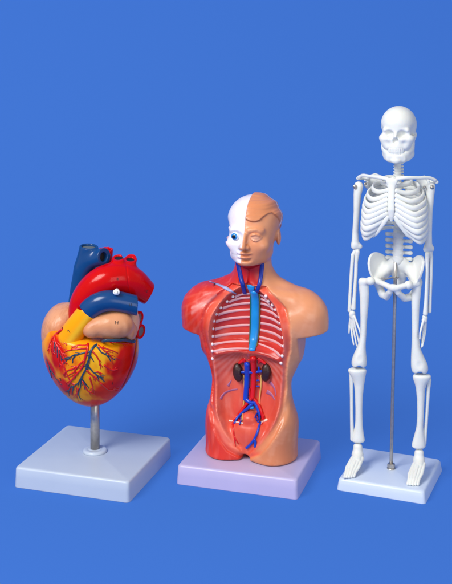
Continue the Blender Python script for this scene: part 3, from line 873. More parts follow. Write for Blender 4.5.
tlines('vena_cava', [([(247.6, 362.5), (247.8, 372), (247.4, 384), (246.4, 396), (246.2, 399)], 2.9, 2.6), ([(246.5, 371.6), (243, 371), (241, 371.5)], 1.4, 1.2), ([(247, 371.4), (254, 371.2), (262.6, 370.4)], 1.5, 1.3), ([(259.6, 370), (259.6, 366)], 1.1, .9),
     ([(246.2, 398), (251, 401.5), (254.5, 402)], 2.2, 1.8), ([(254.4, 401), (249, 407), (243, 412), (238, 417), (236.4, 421)], 1.9, 1.1), ([(254.4, 401), (257.6, 406), (260, 414), (259.6, 420)], 1.9, 1.2), ([(257, 379.6), (260, 379.4)], .8, .7), ([(257, 385.4), (260, 385.2)], .8, .7)], MT['blue'], -2.6)
tlines('ureter', [([(244, 375), (244.8, 388), (244.2, 400), (243, 412), (242.4, 420)], .9, .7), ([(261.8, 375), (261, 388), (259.6, 400), (260, 409)], .9, .7)], MT['ureter'], -1.2)
for b_ in (([(220.6, 399), (224.6, 393.4), (231, 390.4), (237.6, 389.4)], .9, 1.0), ([(228, 386), (231.6, 380)], .8, .5), ([(267, 391.6), (271.4, 394.4), (275, 400)], 1.2, .6), ([(270, 382), (274.4, 388), (276, 396)], .9, .5)):
    m_ = Mesh(); tline(m_, b_[0], b_[1]*2.2, b_[2]*1.3, .1, flat=.35); tpart('muscle_band', m_.get(), MT['band'])
tlines('groin_artery', [([(233, 421.6), (233.6, 430), (234.6, 438), (235.4, 446)], 1.0, .6), ([(234.2, 436), (238.4, 443.6)], .8, .5)], MT['red'], -.3)
tlines('gut_artery', [([(253.6, 372), (258, 374), (260.6, 377)], .7, .5), ([(252.6, 384), (249.6, 390), (250.4, 396)], .6, .4), ([(241, 411), (238.6, 416), (240.6, 422)], .8, .5), ([(262, 411), (264.6, 417), (262.8, 423)], .8, .5), ([(239, 414), (234.6, 419), (232.6, 424)], .9, .6)], MT['red'], -1.2)
tlines('gut_vein', [([(240, 414.6), (241.6, 419), (239.8, 424)], .9, .6), ([(258.8, 411), (256.4, 416), (258, 422)], .9, .6), ([(236.8, 419), (234, 422.6)], .8, .5)], MT['navy'], -1.8)
tlines('groin_vein', [([(259.6, 424), (257.6, 432), (254.4, 439), (250, 444.6), (246.4, 447.8)], 1.2, 1.3), ([(254.4, 438.6), (255.6, 442), (255, 446.8)], 1.4, 1.5)], MT['blue'], -.5)
tlines('cream_cord', [([(229.4, 420.4), (236, 421.6), (243, 423)], .9, .7), ([(260.4, 423.4), (264, 421), (267.4, 419.4)], .9, 1.3)], MT['cream'], -.4)
p = tf(251.6, 406.8, -1.6)
tpart('bladder_top', Field(p-5, p+5, .4).add(ell(p, (3.2, 2.2, 2.2))).mesh(1), MT['cyan'])
# ---------------------------------------------------------------- head: half face, half skull
def HL(X, Y): return 237.5-2.5*np.sin(np.clip((X-1)/15, 0, 1)*3.14)+5*sstep(13, 21, X)-np.clip(Y+9, 0, 30)*1.0
Fh = Field((-36, -44, 174), (36, 46, 268), .6)
Fh.add(ell((0, 5.5, 231), (27, 31.5, 29)))
Fh.add(ell((0, -6, 213), (23.2, 24, 29)), 8)
Fh.add(ell((0, -12, 199), (17.5, 17, 14)), 8)
Fh.add(ell((0, -22, 190.5), (8.5, 8, 6)), 7)
Fh.add(ell((0, -4, 196), (20, 18, 10)), 8)
Fh.add(cone((0, 4, 200), (0, 5, 172), 17.2, 18.5), 5)
Fh.add(cone((-13, -23, 223), (13, -23, 223), 3.6), 6)                        # brow
for sx in (-1, 1):
    Fh.cut(ell((sx*10.2, -32.5, 216.5), (6.6, 5.6, 4.4)), 5)
    Fh.add(ell((sx*15, -20, 208), (6.5, 6, 5.5)), 8)                           # cheek
    Fh.add(ell((sx*25.6, 5, 212.5), (2.6, 5.6, 8.8), rotm(.18, 0, sx*.25)), 2.5)
    Fh.cut(ell((sx*27.9, 3.2, 213.4), (1.8, 2.8, 5)), 1.5)
Fh.add(cone((0, -30, 220), (0, -36.4, 208.2), 2.1, 3.0), 3.2)              # nose
Fh.add(cone((-3.2, -31.5, 207), (3.2, -31.5, 207), 2.5), 2.5)
for sx in (-1, 1): Fh.cut(ell((sx*2.2, -34.6, 205), (1.0, 1.2, 1.2)), .8)
Fh.cut(ell((0, -31, 203.2), (1.6, 1.6, 3)), 2.5)
Fh.add(ell((0, -28.8, 200.6), (7.4, 4, 2.2)), 1.6)
Fh.add(ell((0, -28.6, 195.8), (6.4, 4.2, 2.4)), 1.6)
Fh.cut(cone((-7, -30.5, 198.4), (7, -30.5, 198.4), .8), 1.4)
Fh.cut(ell((0, -29.5, 193.2), (6, 2.2, 1.6)), 3)
# skin half: closed lids and a combed hair cap; skull half: deep socket, jaw hollow
Fh.add(ell((10.4, -25.2, 217), (4.8, 3.6, 3.3)), 1.0)
Fh.add(chain([(5.4, -27.4, 217.2), (8, -29, 219.8), (11, -28.8, 220.4), (14, -27, 219.2), (16, -24.6, 217)], [.6, 1.1, 1.2, 1.1, .6]), 1.2)
Fh.add(chain([(5.4, -27.4, 216.8), (8.4, -28.4, 214.2), (11.4, -28, 213.8), (14.2, -26.4, 214.8), (16, -24.6, 216.6)], [.5, .8, .9, .8, .5]), 1.0)
Fh.add(chain([(4.5, -29, 225), (11, -27.2, 226.6), (16.5, -22.6, 225)], [1.4, 1.3, .6]), 3.5)
Fh.cut(ell((-10.6, -31, 216.8), (5.8, 6, 5.2)), 3)
Fh.cut(ell((-21.5, -17, 201), (4.5, 8, 6)), 6)
Fh.cut(ell((-26.5, -12, 222), (4, 9, 8)), 7)
X, Y, Z = Fh.grid()
hairline = HL(X, Y)
hmask = sstep(-.8, .8, Z-hairline)*sstep(-.6, .6, X+.2+.0*Z)*(Z > 205)
lock = np.sin((Z-236)*.30-X*.20+Y*.12+1.2*np.sin(X*.13+Y*.05))
nzh = (1.5+.55*lock+.16*np.sin(lock*5+X*.15)).astype(f32)
Fh.d = (Fh.d-hmask*nzh*(np.abs(Fh.d) < 10)).astype(f32)
wm = sstep(.4, -.4, X+.0)*(Z > 210)*(Y < 30)
Fh.d = (Fh.d+wm*.9*(np.abs(Fh.d) < 10)).astype(f32)
Fh.keep(lambda X, Y, Z: 176.5-Z+0*X+0*Y, 1)
V, F = Fh.mesh(2)
x, y, z = V.T
n1 = fbm(V, .2, 41); n2 = fbm(V*np.array([1.2, .6, .8]), .8, 42)
skin = mixc(np.tile(np.array(lin(226, 154, 112)), (len(V), 1)), lin(218, 140, 98), np.clip(.5+.5*n1, 0, 1))
hl = HL(x, y)
hm = sstep(-.8, .8, z-hl)*(x > -.2)*(z > 205)
skin = mixc(skin, lin(210, 130, 84), hm*.6)
skin = mixc(skin, lin(160, 84, 44), np.exp(-((z-hl)/1.1)**2)*(x > .5)*(z > 206)*.5)
lipc = np.exp(-(((x)/7.4)**2+((z-198.4)/3.6)**2)**2)*(y < -22)
skin = mixc(skin, lin(206, 122, 96), lipc*.55*(x > -1))
eyec = np.exp(-(((x-10.4)/5.2)**2+((z-216)/2.6)**2)**2)*(y < -20)
skin = mixc(skin, lin(236, 190, 166), eyec*.45)
wh = mixc(np.tile(np.array(lin(236, 230, 236)), (len(V), 1)), lin(222, 206, 212), np.clip(.35+.4*n1+.2*n2, 0, 1)*.6)
pk = np.exp(-(((x+21)/5)**2+((z-203)/6)**2))+np.exp(-(((x+27)/4)**2+((z-209)/8)**2))*.9+.45*np.exp(-(((x+9)/8)**2+((z-194)/1.2)**2))
wh = mixc(wh, lin(222, 130, 124), np.clip(pk, 0, 1)*.6*(y < 14))
for tx in np.arange(-11, 0, 2.2):                                           # tooth lines
    wh = mixc(wh, lin(176, 150, 156), np.exp(-((x-tx)/.35)**2)*(np.abs(z-198.5) < 3.6)*(y < -14)*.22)
wh = mixc(wh, lin(170, 140, 146), np.exp(-((z-198.5)/.6)**2)*(x < -1)*(x > -14)*(y < -12)*.35)
wh = mixc(wh, lin(150, 96, 96), np.exp(-(((x+3)/2.4)**2+((z-207.5)/3.4)**2)**2)*(y < -24)*.45)
wspl = np.where(z > 208, 0., np.where(z > 203, -2.0, -3.6))
w_ = sstep(.7, -.7, x-wspl)*(z > 187.5+.15*(x+15))
w_ = np.maximum(w_, np.exp(-((y-(8.5+.18*(z-240)))/1.5)**2)*sstep(222, 228, z)*(x > 2))
col = skin*(1-w_[:, None])+wh*w_[:, None]
nkm = ((z < 187) & (y < 2) & (np.abs(x) < 11.5))
redn = (z < 188) & (x < -1) & ~nkm
col[redn] = np.array(lin(206, 44, 34))
col[nkm & (z < 186)] = np.array(lin(176, 20, 24))
def zmap(q):
    q = np.array(q, float); q[:, 2] = np.where(q[:, 2] > 184.5, 190+(q[:, 2]-184.5)*.887, 176+(q[:, 2]-176)*14/8.5)+1.2*np.exp(-((q[:, 2]-219)/7)**2)
    return q
HEAD = tpart('head', (zmap(V), F), MT['shell'], cols=col)
# eyeball in the bony socket
ec = np.array((-10.6, -24.6, 219.6)); er = 4.1
V, F = lathe([(er*math.sin(a), -er*math.cos(a)) for a in np.linspace(.02, 3.12, 24)], 32)
EYE = tpart('eyeball', (np.c_[V[:, 0], V[:, 2], V[:, 1]]+ec, flipf(F)), MT['eye'], HEAD)
gaze = np.array((-.12, -1, -.02)); gaze /= np.linalg.norm(gaze)
def cap(r, ang, mat, name, par):
    a = np.cross(gaze, [0, 0, 1.]); a /= np.linalg.norm(a); b = np.cross(a, gaze)
    Vv = [ec+gaze*r]; n = 28
    for q in np.linspace(ang/5, ang, 5):
        for t in np.linspace(0, 2*np.pi, n, endpoint=False):
            Vv.append(ec+r*(math.cos(q)*gaze+math.sin(q)*(math.cos(t)*a+math.sin(t)*b)))
    Ff = [(0, 1+i, 1+(i+1) % n) for i in range(n)]
    for j in range(4):
        for i in range(n): Ff.append((1+j*n+i, 1+(j+1)*n+i, 1+(j+1)*n+(i+1) % n, 1+j*n+(i+1) % n))
    return tpart(name, (np.array(Vv), Ff), mat, par)
cap(er+.12, .92, MT['iris'], 'iris', EYE); cap(er+.24, .48, MT['pupil'], 'pupil', EYE)
# ------------------------------------------------------------------ skeleton model
S = Model(170.1, 1136.7, .38, 'skeleton_model', 'small white plastic skeleton hanging on a steel rod above a white base', 'anatomy model')
display_base(S, 90.4, 90.4, 11.8, 1.7, M['base_skel'])
sp = S.px
BONE = M['bone']
SU, SW, SPSI = 397.0, 468.2, .34
def spart(name, V, F, parent=None, mat=None, psi=SPSI, uc=SU, wb=SW, vc=0.): return S.part(name, (S.body(V, uc, wb, psi, vc), F), mat or BONE, parent)
def bone(name, prims, h=.5, relax=1, cuts=(), parent=None, keep=None):
    """bone in photo-plane millimetres from smooth-joined prims [(prim, k), ...]"""
    lo = np.min([p[0][1] for p in prims], 0)-3; hi = np.max([p[0][2] for p in prims], 0)+3
    Fd = Field(lo, hi, h)
    for p, kk in prims: Fd.add(p, kk)
    for p, kk in cuts: Fd.cut(p, kk)
    if keep: Fd.keep(keep, .5)
    return S.part(name, Fd.mesh(relax), BONE, parent)
def bbone(name, prims, h=.5, relax=1, cuts=(), parent=None, mod=None, psi=SPSI, uc=SU, wb=SW, mat=None, lohi=None):
    lo = np.min([p[0][1] for p in prims], 0)-3; hi = np.max([p[0][2] for p in prims], 0)+3
    Fd = Field(lo, hi, h)
    for p, kk in prims: Fd.add(p, kk)
    for p, kk in cuts: Fd.cut(p, kk)
    V, F = Fd.mesh(relax)
    if mod is not None: V = mod(V)
    return spart(name, V, F, parent, mat, psi, uc, wb)

# rod and nut on the base
a = np.array(sp(391.2, 463.5, 0)); b = np.array(sp(395.6, 262, 1.5))
t_ = np.linspace(-.01, 1, 12)[:, None]
V, F = sweep(a+(b-a)*t_, 1.75, 20)
S.part('rod', (V, F), M['steel'])
V, F = lathe([(4.4, 11.7), (4.5, 12.2), (4.2, 12.7), (3.2, 12.8)], 32)
off = np.array(((391.2-PX0)*S.s-S.cx, 0, 0))
nut = Mesh().add((V+off, F))
hexp = [(4.0, 12.8), (4.1, 13.3), (4.1, 16.4), (3.6, 17.0), (2.2, 17.1)]
V2, F2 = lathe(hexp, 6); nut.add((V2+off, F2))
V, F = nut.get(); add_mesh('nut', V/1000, F, M['steel'], S.root, smooth=False)
# hook wire in the pelvis
hk = [sp(381.6, 278.0, -7), sp(386, 279.3, -6), sp(391, 277.9, -4), sp(396.4, 278.4, -2.5), sp(398.4, 277.2, 0)]
S.part('wire_hook', sweep(catmull(hk, 6), .75, 8), M['steel'])

# ---- skull (own frame: origin in the brain case)
KU, KW, KP = 398.4, 125.5, .30
zs = KW
def kz(p): return p
K0 = KW
P0 = dict(uc=KU, wb=KW, psi=KP)
sk = Field((-24, -30, -34), (24, 28, 24), .42)
sk.add(ell((0, 3.5, .5), (17.6, 21, 18.6)))
sk.add(ell((0, -6, 3), (14.5, 14.5, 14)), 5)
sk.add(ell((0, -10, -12), (12.8, 10.6, 13.5)), 5)
sk.add(ell((0, -4, -15), (12.5, 9, 9)), 4)
sk.add(ell((0, 8, -9), (14, 13, 9)), 5)
sk.add(cone((-10.5, -15.8, -3.2), (10.5, -15.8, -3.2), 2.2), 2.5)
for sx in (-1, 1):
    sk.cut(ell((sx*6.5, -20.6, -7.2), (4.9, 7.2, 4.1)), 1.8)
    sk.cut(ell((sx*18.5, -9.5, -7), (3.9, 7, 7.5)), 4)
    sk.add(chain([(sx*6.5, -17.8, -12.2), (sx*11.5, -15.5, -12), (sx*15.2, -10.5, -11), (sx*16.6, -3, -10.4), (sx*15.8, 3, -10)], [2.2, 2.6, 2.0, 1.4, 1.5]), 1.6)
    sk.add(cone((sx*12.2, -14.6, -11), (sx*11.6, -14, -3.5), 1.8, 1.7), 1.5)
    sk.add(cone((sx*14.6, 6, -10), (sx*13, 6, -17), 3.2, 1.8), 2)
    sk.cut(ell((sx*14.6, -9, -18.5), (3.0, 5.5, 4.2)), 2)
    sk.add(cone((sx*12.5, -13.5, -12.5), (sx*8.5, -15, -20), 3.2, 2.6), 3)
sk.cut(ell((0, -20.6, -13.8), (2.7, 4.6, 3.8)), 1.)
sk.add(cone((0, -18.4, -5), (0, -21.6, -9.4), 1.6, 1.2), 1.2)
sk.add(ell((0, -13.5, -20), (8.4, 7.6, 5.6)), 2.5)
sk.keep(lambda X, Y, Z: -24.6-Z+0*X+0*Y, .8)
# upper teeth
for i in range(-4, 5):
    a_ = i*.245; sk.add(cone((8.2*math.sin(a_), -13-7.2*math.cos(a_), -21.5), (8.0*math.sin(a_), -13-7.1*math.cos(a_), -24.9), 1.15, .95), .3)
for sx in (-1, 1): sk.add(chain([(sx*13, -12.5, -12), (sx*10.8, -11.5, -18), (sx*8.6, -11, -23)], [3.4, 3.8, 3.0]), 3)
SKULL = spart('skull', *sk.mesh(1), **P0)
ja = Field((-22, -28, -40), (22, 14, -8), .42)
for sx in (-1, 1):
    ja.add(chain([(sx*14.6, 1, -11.5), (sx*14.2, 1, -18), (sx*13.4, -1.5, -27.5)], [2.0, 2.5, 3.0], (.8, 2.1, 1)), 1)
    ja.add(chain([(sx*14, -5.5, -15), (sx*13.6, -5, -22)], [1.2, 2.2], (.8, 1.6, 1)), 2)
    ja.add(chain([(sx*13.2, -1.5, -28), (sx*11.2, -9, -30), (sx*7.4, -15.5, -31), (0, -18, -31.4)], [3.1, 3.1, 3.2, 3.3], (.85, .85, 1.25)), 1.5)
    ja.add(chain([(sx*13.4, -4, -22), (sx*11, -10, -26), (sx*6, -16.5, -28)], [2.4, 2.4, 2.4], (.8, .8, 1.3)), 2)
ja.add(ell((0, -19, -33), (4.6, 2.8, 2.6)), 2)
ja.add(ell((0, -11.5, -28.6), (10.2, 9.2, 3.6)), 2)
for sx in (-1, 1): ja.add(cone((sx*12.6, -4, -18), (sx*9.5, -11, -26), 3.8, 3.4), 2); ja.add(cone((sx*12.6, -6.5, -22), (sx*8.4, -13.2, -25.6), 3.2, 2.4), 2)
for i in range(-4, 5):
    a_ = i*.25; ja.add(cone((7.8*math.sin(a_), -12.4-6.6*math.cos(a_), -28.8), (7.9*math.sin(a_), -13-6.8*math.cos(a_), -25.0), 1.15, 1.0), .3)
spart('mandible', *ja.mesh(1), SKULL, **P0)

# ---- spine: each vertebra is a part
def vertebra(z, y, r, hgt, tp, spn, tz=0.):
    pr = [(ell((0, y, z), (r, r*.85, hgt*.62)), 0), (cone((0, y, z-hgt*.28), (0, y, z+hgt*.28), r*.86), 0),
          (cone((-tp, y+r*.9, z+tz), (tp, y+r*.9, z+tz), hgt*.29, hgt*.29), 1.2), (cone((0, y+r, z), (0, y+r+spn, z-hgt*.45), hgt*.26, hgt*.2), .8)]
    for sx in (-1, 1): pr.append((cone((sx*tp*.95, y+r*.9, z+tz), (sx*tp, y+r*.95, z+tz), hgt*.33), .8))
    bbone('vertebra', pr, .45, 1)
cz = np.linspace(310, 292, 7)
for i, z in enumerate(cz): vertebra(z, 3.5+.35*i, 3.9, 3.1, 3.7+.12*i, 4)
tz = np.linspace(288.5, 238, 12)
for i, z in enumerate(tz): vertebra(z, 6+2.2*math.sin(i/11*3.1), 3.8+.11*i, 4.3, 6.5, 4.5)
lz = np.linspace(232.2, 208.6, 5)
for i, z in enumerate(lz): vertebra(z, 5.5-.25*i, 6.0, 6.3, 12.4-.2*i, 4.5, -.6)

# ---- ribcage
halfw = [15, 23, 27.6, 29.8, 31, 31.6, 31.5, 32.2, 32.4, 31.4, 27, 20]
stz = [286, 282, 277.6, 273, 268.6, 264.2, 260, 252, 245, 239]
def rib_path(i, sx):
    zb = tz[i]; W = halfw[i]; 
    drop = [3, 6, 9, 11, 12.6, 14, 15.5, 17, 18.5, 20, 15, 9][i]
    yb = 8+2*math.sin(i/11*3.1); D = [15, 19, 22, 24, 25.4, 26.4, 27, 27, 26, 24.6, 22, 19][i]   # half depth
    yc = yb-D+3.5
    pts = []
    last = [160, 156, 152, 149, 146, 143, 140, 138, 134, 128, 98, 66][i]
    for th in np.linspace(8, last, 20):
        a = math.radians(th)
        x = sx*(W*math.sin(a)**.8); y = yc+D*math.cos(a)*.98
        z = zb+1.2*math.sin(math.radians(min(th*2, 180)))-drop*((1-math.cos(a))/2)**1.0
        pts.append((x, y, z))
    return pts
rads = [2.5, 2.9, 3.05, 3.2, 3.3, 3.3, 3.3, 3.3, 3.25, 3.1, 2.5, 1.9]
costal = {}
for sx in (-1, 1):
    for i in range(12):
        p = rib_path(i, sx)
        if i < 7:                                      # cartilage rises to the breast bone
            p += [(sx*3.4, -28.6-.25*i+.3*abs(i-3), stz[i])]
        elif i < 10:                                   # false ribs join the margin above
            k_ = i-7
            p += [(sx*(10.5+3.2*k_), -26.5+1.6*k_, 251-5.6*k_), (sx*(5.6+4.2*k_), -28+1.4*k_, 254.5-6*k_)]
        p = np.array(p)
        if i < 10:
            p = catmull(p, 4)
            for _ in range(44): p[1:-1] = .25*p[:-2]+.5*p[1:-1]+.25*p[2:]
            p = p[::2] if len(p) % 2 else np.vstack([p[:-1:2], p[-1:]])
        costal[sx, i] = p
        q = catmull(p, 2 if i < 10 else 3)
        r = rads[i]*(.62+.40*np.sin(np.linspace(.45, 2.75, len(q))))
        V, F = sweep(q, r, 10, up=(0, 0, 1), flat=.5)
        spart('rib', V, F)
# cartilage margin that gathers the false ribs
for sx in (-1, 1):
    q = catmull([(sx*3, -29.6, 257), (sx*6, -29.2, 252.5), (sx*10.5, -27.8, 246.5), (sx*15, -25.4, 240), (sx*20, -22, 234.6)], 5)
    V, F = sweep(q, np.interp(np.linspace(0, 1, len(q)), [0, .3, .8, 1], [1.8, 2.6, 2.6, 1.6]), 12, up=(0, 0, 1), flat=.55)
    spart('costal_cartilage', V, F)
# breast bone
bbone('sternum', [(chain([(0, -27.2, 290), (0, -28.6, 283), (0, -30.6, 272), (0, -31.2, 263.5), (0, -30.4, 257.5), (0, -29.4, 252.5)], [3.6, 2.9, 2.7, 3.0, 2.3, 1.2], (1.2, .55, 1)), 0), (cone((-3.4, -27, 290.5), (3.4, -27, 290.5), 2.2, 2.2, (1, .7, 1.2)), 1.5)], .45, 1)

# ---- shoulder girdle
for sx in (-1, 1):
    zt = 289.6 if sx < 0 else 290.4
    cl = catmull([(sx*4, -25.5, zt+2.5), (sx*13, -25, zt+4.0), (sx*24, -17, zt+3.4), (sx*33, -8, zt+2.6), (sx*38.5, -2, zt-.6)], 6)
    V, F = sweep(cl, np.interp(np.linspace(0, 1, len(cl)), [0, .15, .5, .85, 1], [2.5, 1.9, 1.6, 1.8, 2.1]), 12, flat=.85)
    spart('clavicle', V, F)
    pr = [(chain([(sx*18, 16, 285), (sx*27, 13, 286), (sx*36, 5, 287.5), (sx*39.4, -.5, 288)], [1.1, 1.5, 1.7, 2.0]), 0),
          (chain([(sx*18, 16.5, 287), (sx*17, 18, 272), (sx*20.5, 18, 258.5)], [1.1, 1.1, 1.3]), .8),
          (chain([(sx*20.5, 18, 258.5), (sx*27, 13, 271), (sx*32.4, 6, 281)], [1.3, 1.5, 2.8]), .8),
          (chain([(sx*18, 16.5, 288), (sx*25, 14, 291), (sx*30, 8, 289)], [1.0, 1.0, 1.4]), .8),
          (cone((sx*20, 17, 282), (sx*22, 16.5, 268), 3.8, 3.4, (1, .35, 1)), 2), (cone((sx*22, 16.5, 268), (sx*28, 11.5, 281), 3.4, 4.4, (1, .35, 1)), 2), (cone((sx*23, 15.5, 282), (sx*27, 12.5, 279), 5, 4.6, (1, .35, 1)), 2), (cone((sx*24, 14.5, 287), (sx*30, 9, 284), 2.4, 3, (1, .4, 1)), 2),
          (cone((sx*30.5, 6.5, 287), (sx*32, -2, 286.5), 1.4, 1.3), 1)]
    bbone('scapula', pr, .5, 1)
def screw(p, r=1.9, n=(-.2, -1, 0)):
    n = np.array(n, float); n /= np.linalg.norm(n); p = np.array(p, float)
    m = Mesh().add(sweep([p-n*1.0, p, p+n*.5, p+n*.8], [r*1.15, r*1.15, r, r*.5], 16)).add(sweep([p+n*.6, p+n*1.5], [r*.55, r*.5], 6))
    return m.get()

# ---- arms (photo-plane frame, v is depth)
def arm(sx, v0, H1, el, ul, ra, screw_at, screw_at2, hand):
    hb = [(chain([sp(*H1[0], v0), sp(*H1[1], v0), sp(*H1[2], v0), sp(*H1[3], v0+1), sp(*H1[4], v0+1)], [4.7, 3.9, 3.05, 3.1, 3.7]), 0)]
    hb += [(cone(sp(el[0]-2.7, el[1], v0+1), sp(el[0]+2.9, el[1]-.6, v0+1), 2.7), 4)]
    Hm = bone('humerus', hb)
    V, F = screw(np.array(sp(*screw_at, v0-4.6))); S.part('screw', (V, F), M['steel'], Hm)
    V, F = screw(np.array(sp(*screw_at2, v0-4)), 1.3); S.part('screw', (V, F), M['steel'], Hm)
    bone('ulna', [(chain([sp(*p, v0+2) for p in ul], [3.0, 2.0, 1.7, 1.6, 1.9]), 0)])
    bone('radius', [(chain([sp(*p, v0-.5) for p in ra], [2.5, 1.8, 1.8, 1.9, 2.5]), 0)])
    pr = [(ell(sp(*c, v0+.5), r), 1) for c, r in hand['carpus']]
    for f in hand['fingers']: pr.append((chain([sp(u, w, v0+dv) for u, w, dv in f], list(np.linspace(1.25, .75, len(f)))), .6))
    bone('hand', pr, .4)
arm(-1, 12, [(358.6, 186.2), (357.4, 195), (356.6, 212), (355.4, 232), (355.2, 243)], (356.8, 247), [(357, 249), (352.8, 255), (351.2, 275), (350.0, 295), (349.4, 310.5)], [(357.4, 252), (356.2, 262), (355.6, 280), (354.4, 297), (353.4, 308)],
    (354.8, 186.8), (365.2, 184.2), dict(carpus=[((352.4, 313), (3.0, 2.4, 2.6)), ((352.8, 316.5), (3.2, 2.3, 2.8)), ((351.2, 314.6), (2.4, 2.2, 2.6))],
    fingers=[[(350.6, 317, 2), (349.4, 325, 3), (349, 333, 2)], [(351.6, 318, 1), (351.2, 328, 1.5), (352.4, 338, 0), (353.6, 344.6, -2)], [(352.6, 318, 0), (353.2, 328, 0), (355.4, 339, -1), (356.6, 346, -3)], [(353.6, 318, -1), (355.4, 328, -1.5), (358, 338, -3), (359, 343.6, -5)], [(354.6, 317, -2), (357.4, 324.5, -4), (359.8, 331, -6), (360.6, 335, -7)]]))
arm(1, -12, [(430.6, 186.8), (430.2, 196), (429.4, 213), (428.8, 233), (428.4, 245)], (428.6, 249.6), [(429.6, 250.5), (431.2, 257), (431.0, 277), (430.2, 297), (429.6, 311.5)], [(427.4, 254), (427.2, 264), (426.8, 282), (426.2, 300), (425.4, 313.6)],
    (432, 187.4), (424.4, 187.4), dict(carpus=[((424.8, 317), (2.6, 2.4, 2.4)), ((424.4, 320.5), (2.8, 2.4, 2.8)), ((425.2, 318.4), (2.2, 2.2, 2.4))],
    fingers=[[(425.6, 321, 1), (425.4, 330, 1.5), (424.2, 338, 0), (422.4, 346.4, -2)], [(425, 321, 2), (424.8, 331, 3), (423.4, 339, 2), (421.6, 346.8, 0)], [(424.6, 321, 3.5), (424.4, 331, 5), (423, 340, 4), (421.2, 347.4, 2)], [(424, 321, 5), (423.6, 330, 7), (422.4, 337, 6), (421.4, 343, 5)], [(423.4, 320, -1), (421.6, 327, -3.5), (420.2, 333, -5), (419.8, 339, -6)]]))

# ---- pelvis (body frame)
pz = lambda w: SW-w
def pel():
    Fd = Field((-36, -34, 158), (36, 30, 226), .5)
    for sx in (-1, 1):
        # flaring wing: thin curved blade
        c = np.array((sx*(17.5 if sx < 0 else 17), 2, 198.5))
        def blade(X, Y, Z, c=c, sx=sx):
            x, y, z = (X-c[0])*sx, Y-c[1], Z-c[2]
            ca, sa = math.cos(.60), math.sin(.60); xr, yr = x*ca+y*sa, -x*sa+y*ca      # blade turned outward-forward
            xs_ = xr-.5*np.clip(z+6, -20, 30)*.62+.010*(yr**2)-1
            d2 = np.sqrt((yr/14.5)**2+((z-.5)/14.)**2)
            return np.maximum(np.abs(xs_)-1.5, (d2-1)*11)*.75
        Fd.add((blade, np.array((min(0, sx*36), -30, 180)), np.array((max(0, sx*36), 30, 224))), 1.5)
        rimp = []
        Fd.add(cone((sx*21, 0, 188), (sx*11, 8, 197), 4, 5), 4)
        Fd.add(ell((sx*19.5, -1, 186), (4.6, 5, 5)), 4)                               # hip socket
        Fd.add(chain([(sx*20, -5, 187), (sx*13, -13, 187), (sx*4, -18, 185), (0, -18.5, 184.6)], [3.6, 2.7, 2.8, 3.0]), 2)
        Fd.add(chain([(sx*20, 0, 184), (sx*18, 3, 178), (sx*14.5, 0, 172.6), (sx*9, -8, 172.6), (sx*4, -16, 179.5), (sx*2, -18, 184)], [4, 3.8, 4.0, 3.5, 2.8, 2.7]), 1.6)
    # sacrum
    Fd.add(chain([(0, 6.5, 205), (0, 10, 196), (0, 13, 188), (0, 12, 180), (0, 8.5, 175)], [6.5, 6.2, 5, 3.2, 1.6], (1.45, .8, 1)), 1.5)
    for sx in (-1, 1): Fd.add(cone((sx*4, 8, 202), (sx*11, 9, 199), 5.5, 5), 3)
    return Fd
spart('pelvis', *pel().mesh(1))

# ---- legs
def profile(rows, v0, dep, k=.82):
    """bone body from rows of (w, left edge, right edge) with depth ratio dep along the row list"""
    P = np.array([(*sp(l, w, v0), *sp(r, w, v0)) for w, l, r in rows])
    zz = P[:, 2]; cx = (P[:, 0]+P[:, 3])/2; hw = (P[:, 3]-P[:, 0])/2
    zf_ = np.linspace(zz.min(), zz.max(), 120); o = np.argsort(zz)
    def sm(a):
        a = np.interp(zf_, zz[o], a[o])
        for _ in range(14): a[1:-1] = .25*a[:-2]+.5*a[1:-1]+.25*a[2:]
        return a
    cx, hw, dp = sm(cx), sm(hw), sm(np.array(dep, float))
    def fn(X, Y, Z):
        c = np.interp(Z, zf_, cx); h = np.interp(Z, zf_, hw); d = np.interp(Z, zf_, dp)
        r = np.sqrt(((X-c)/h)**2+((Y-v0)/d)**2)
        e = np.maximum(zf_[0]-Z, Z-zf_[-1])
        side = (r-1)*np.minimum(h, d)*.9
        g = np.maximum(2.6-np.abs(side-e), 0)/2.6
        return np.maximum(side, e)+g*g*2.6*.25
    return fn, np.array((P[:, 0].min()-1, v0-max(dep)-1, zf_[0]-1)), np.array((P[:, 3].max()+1, v0+max(dep)+1, zf_[-1]+1))
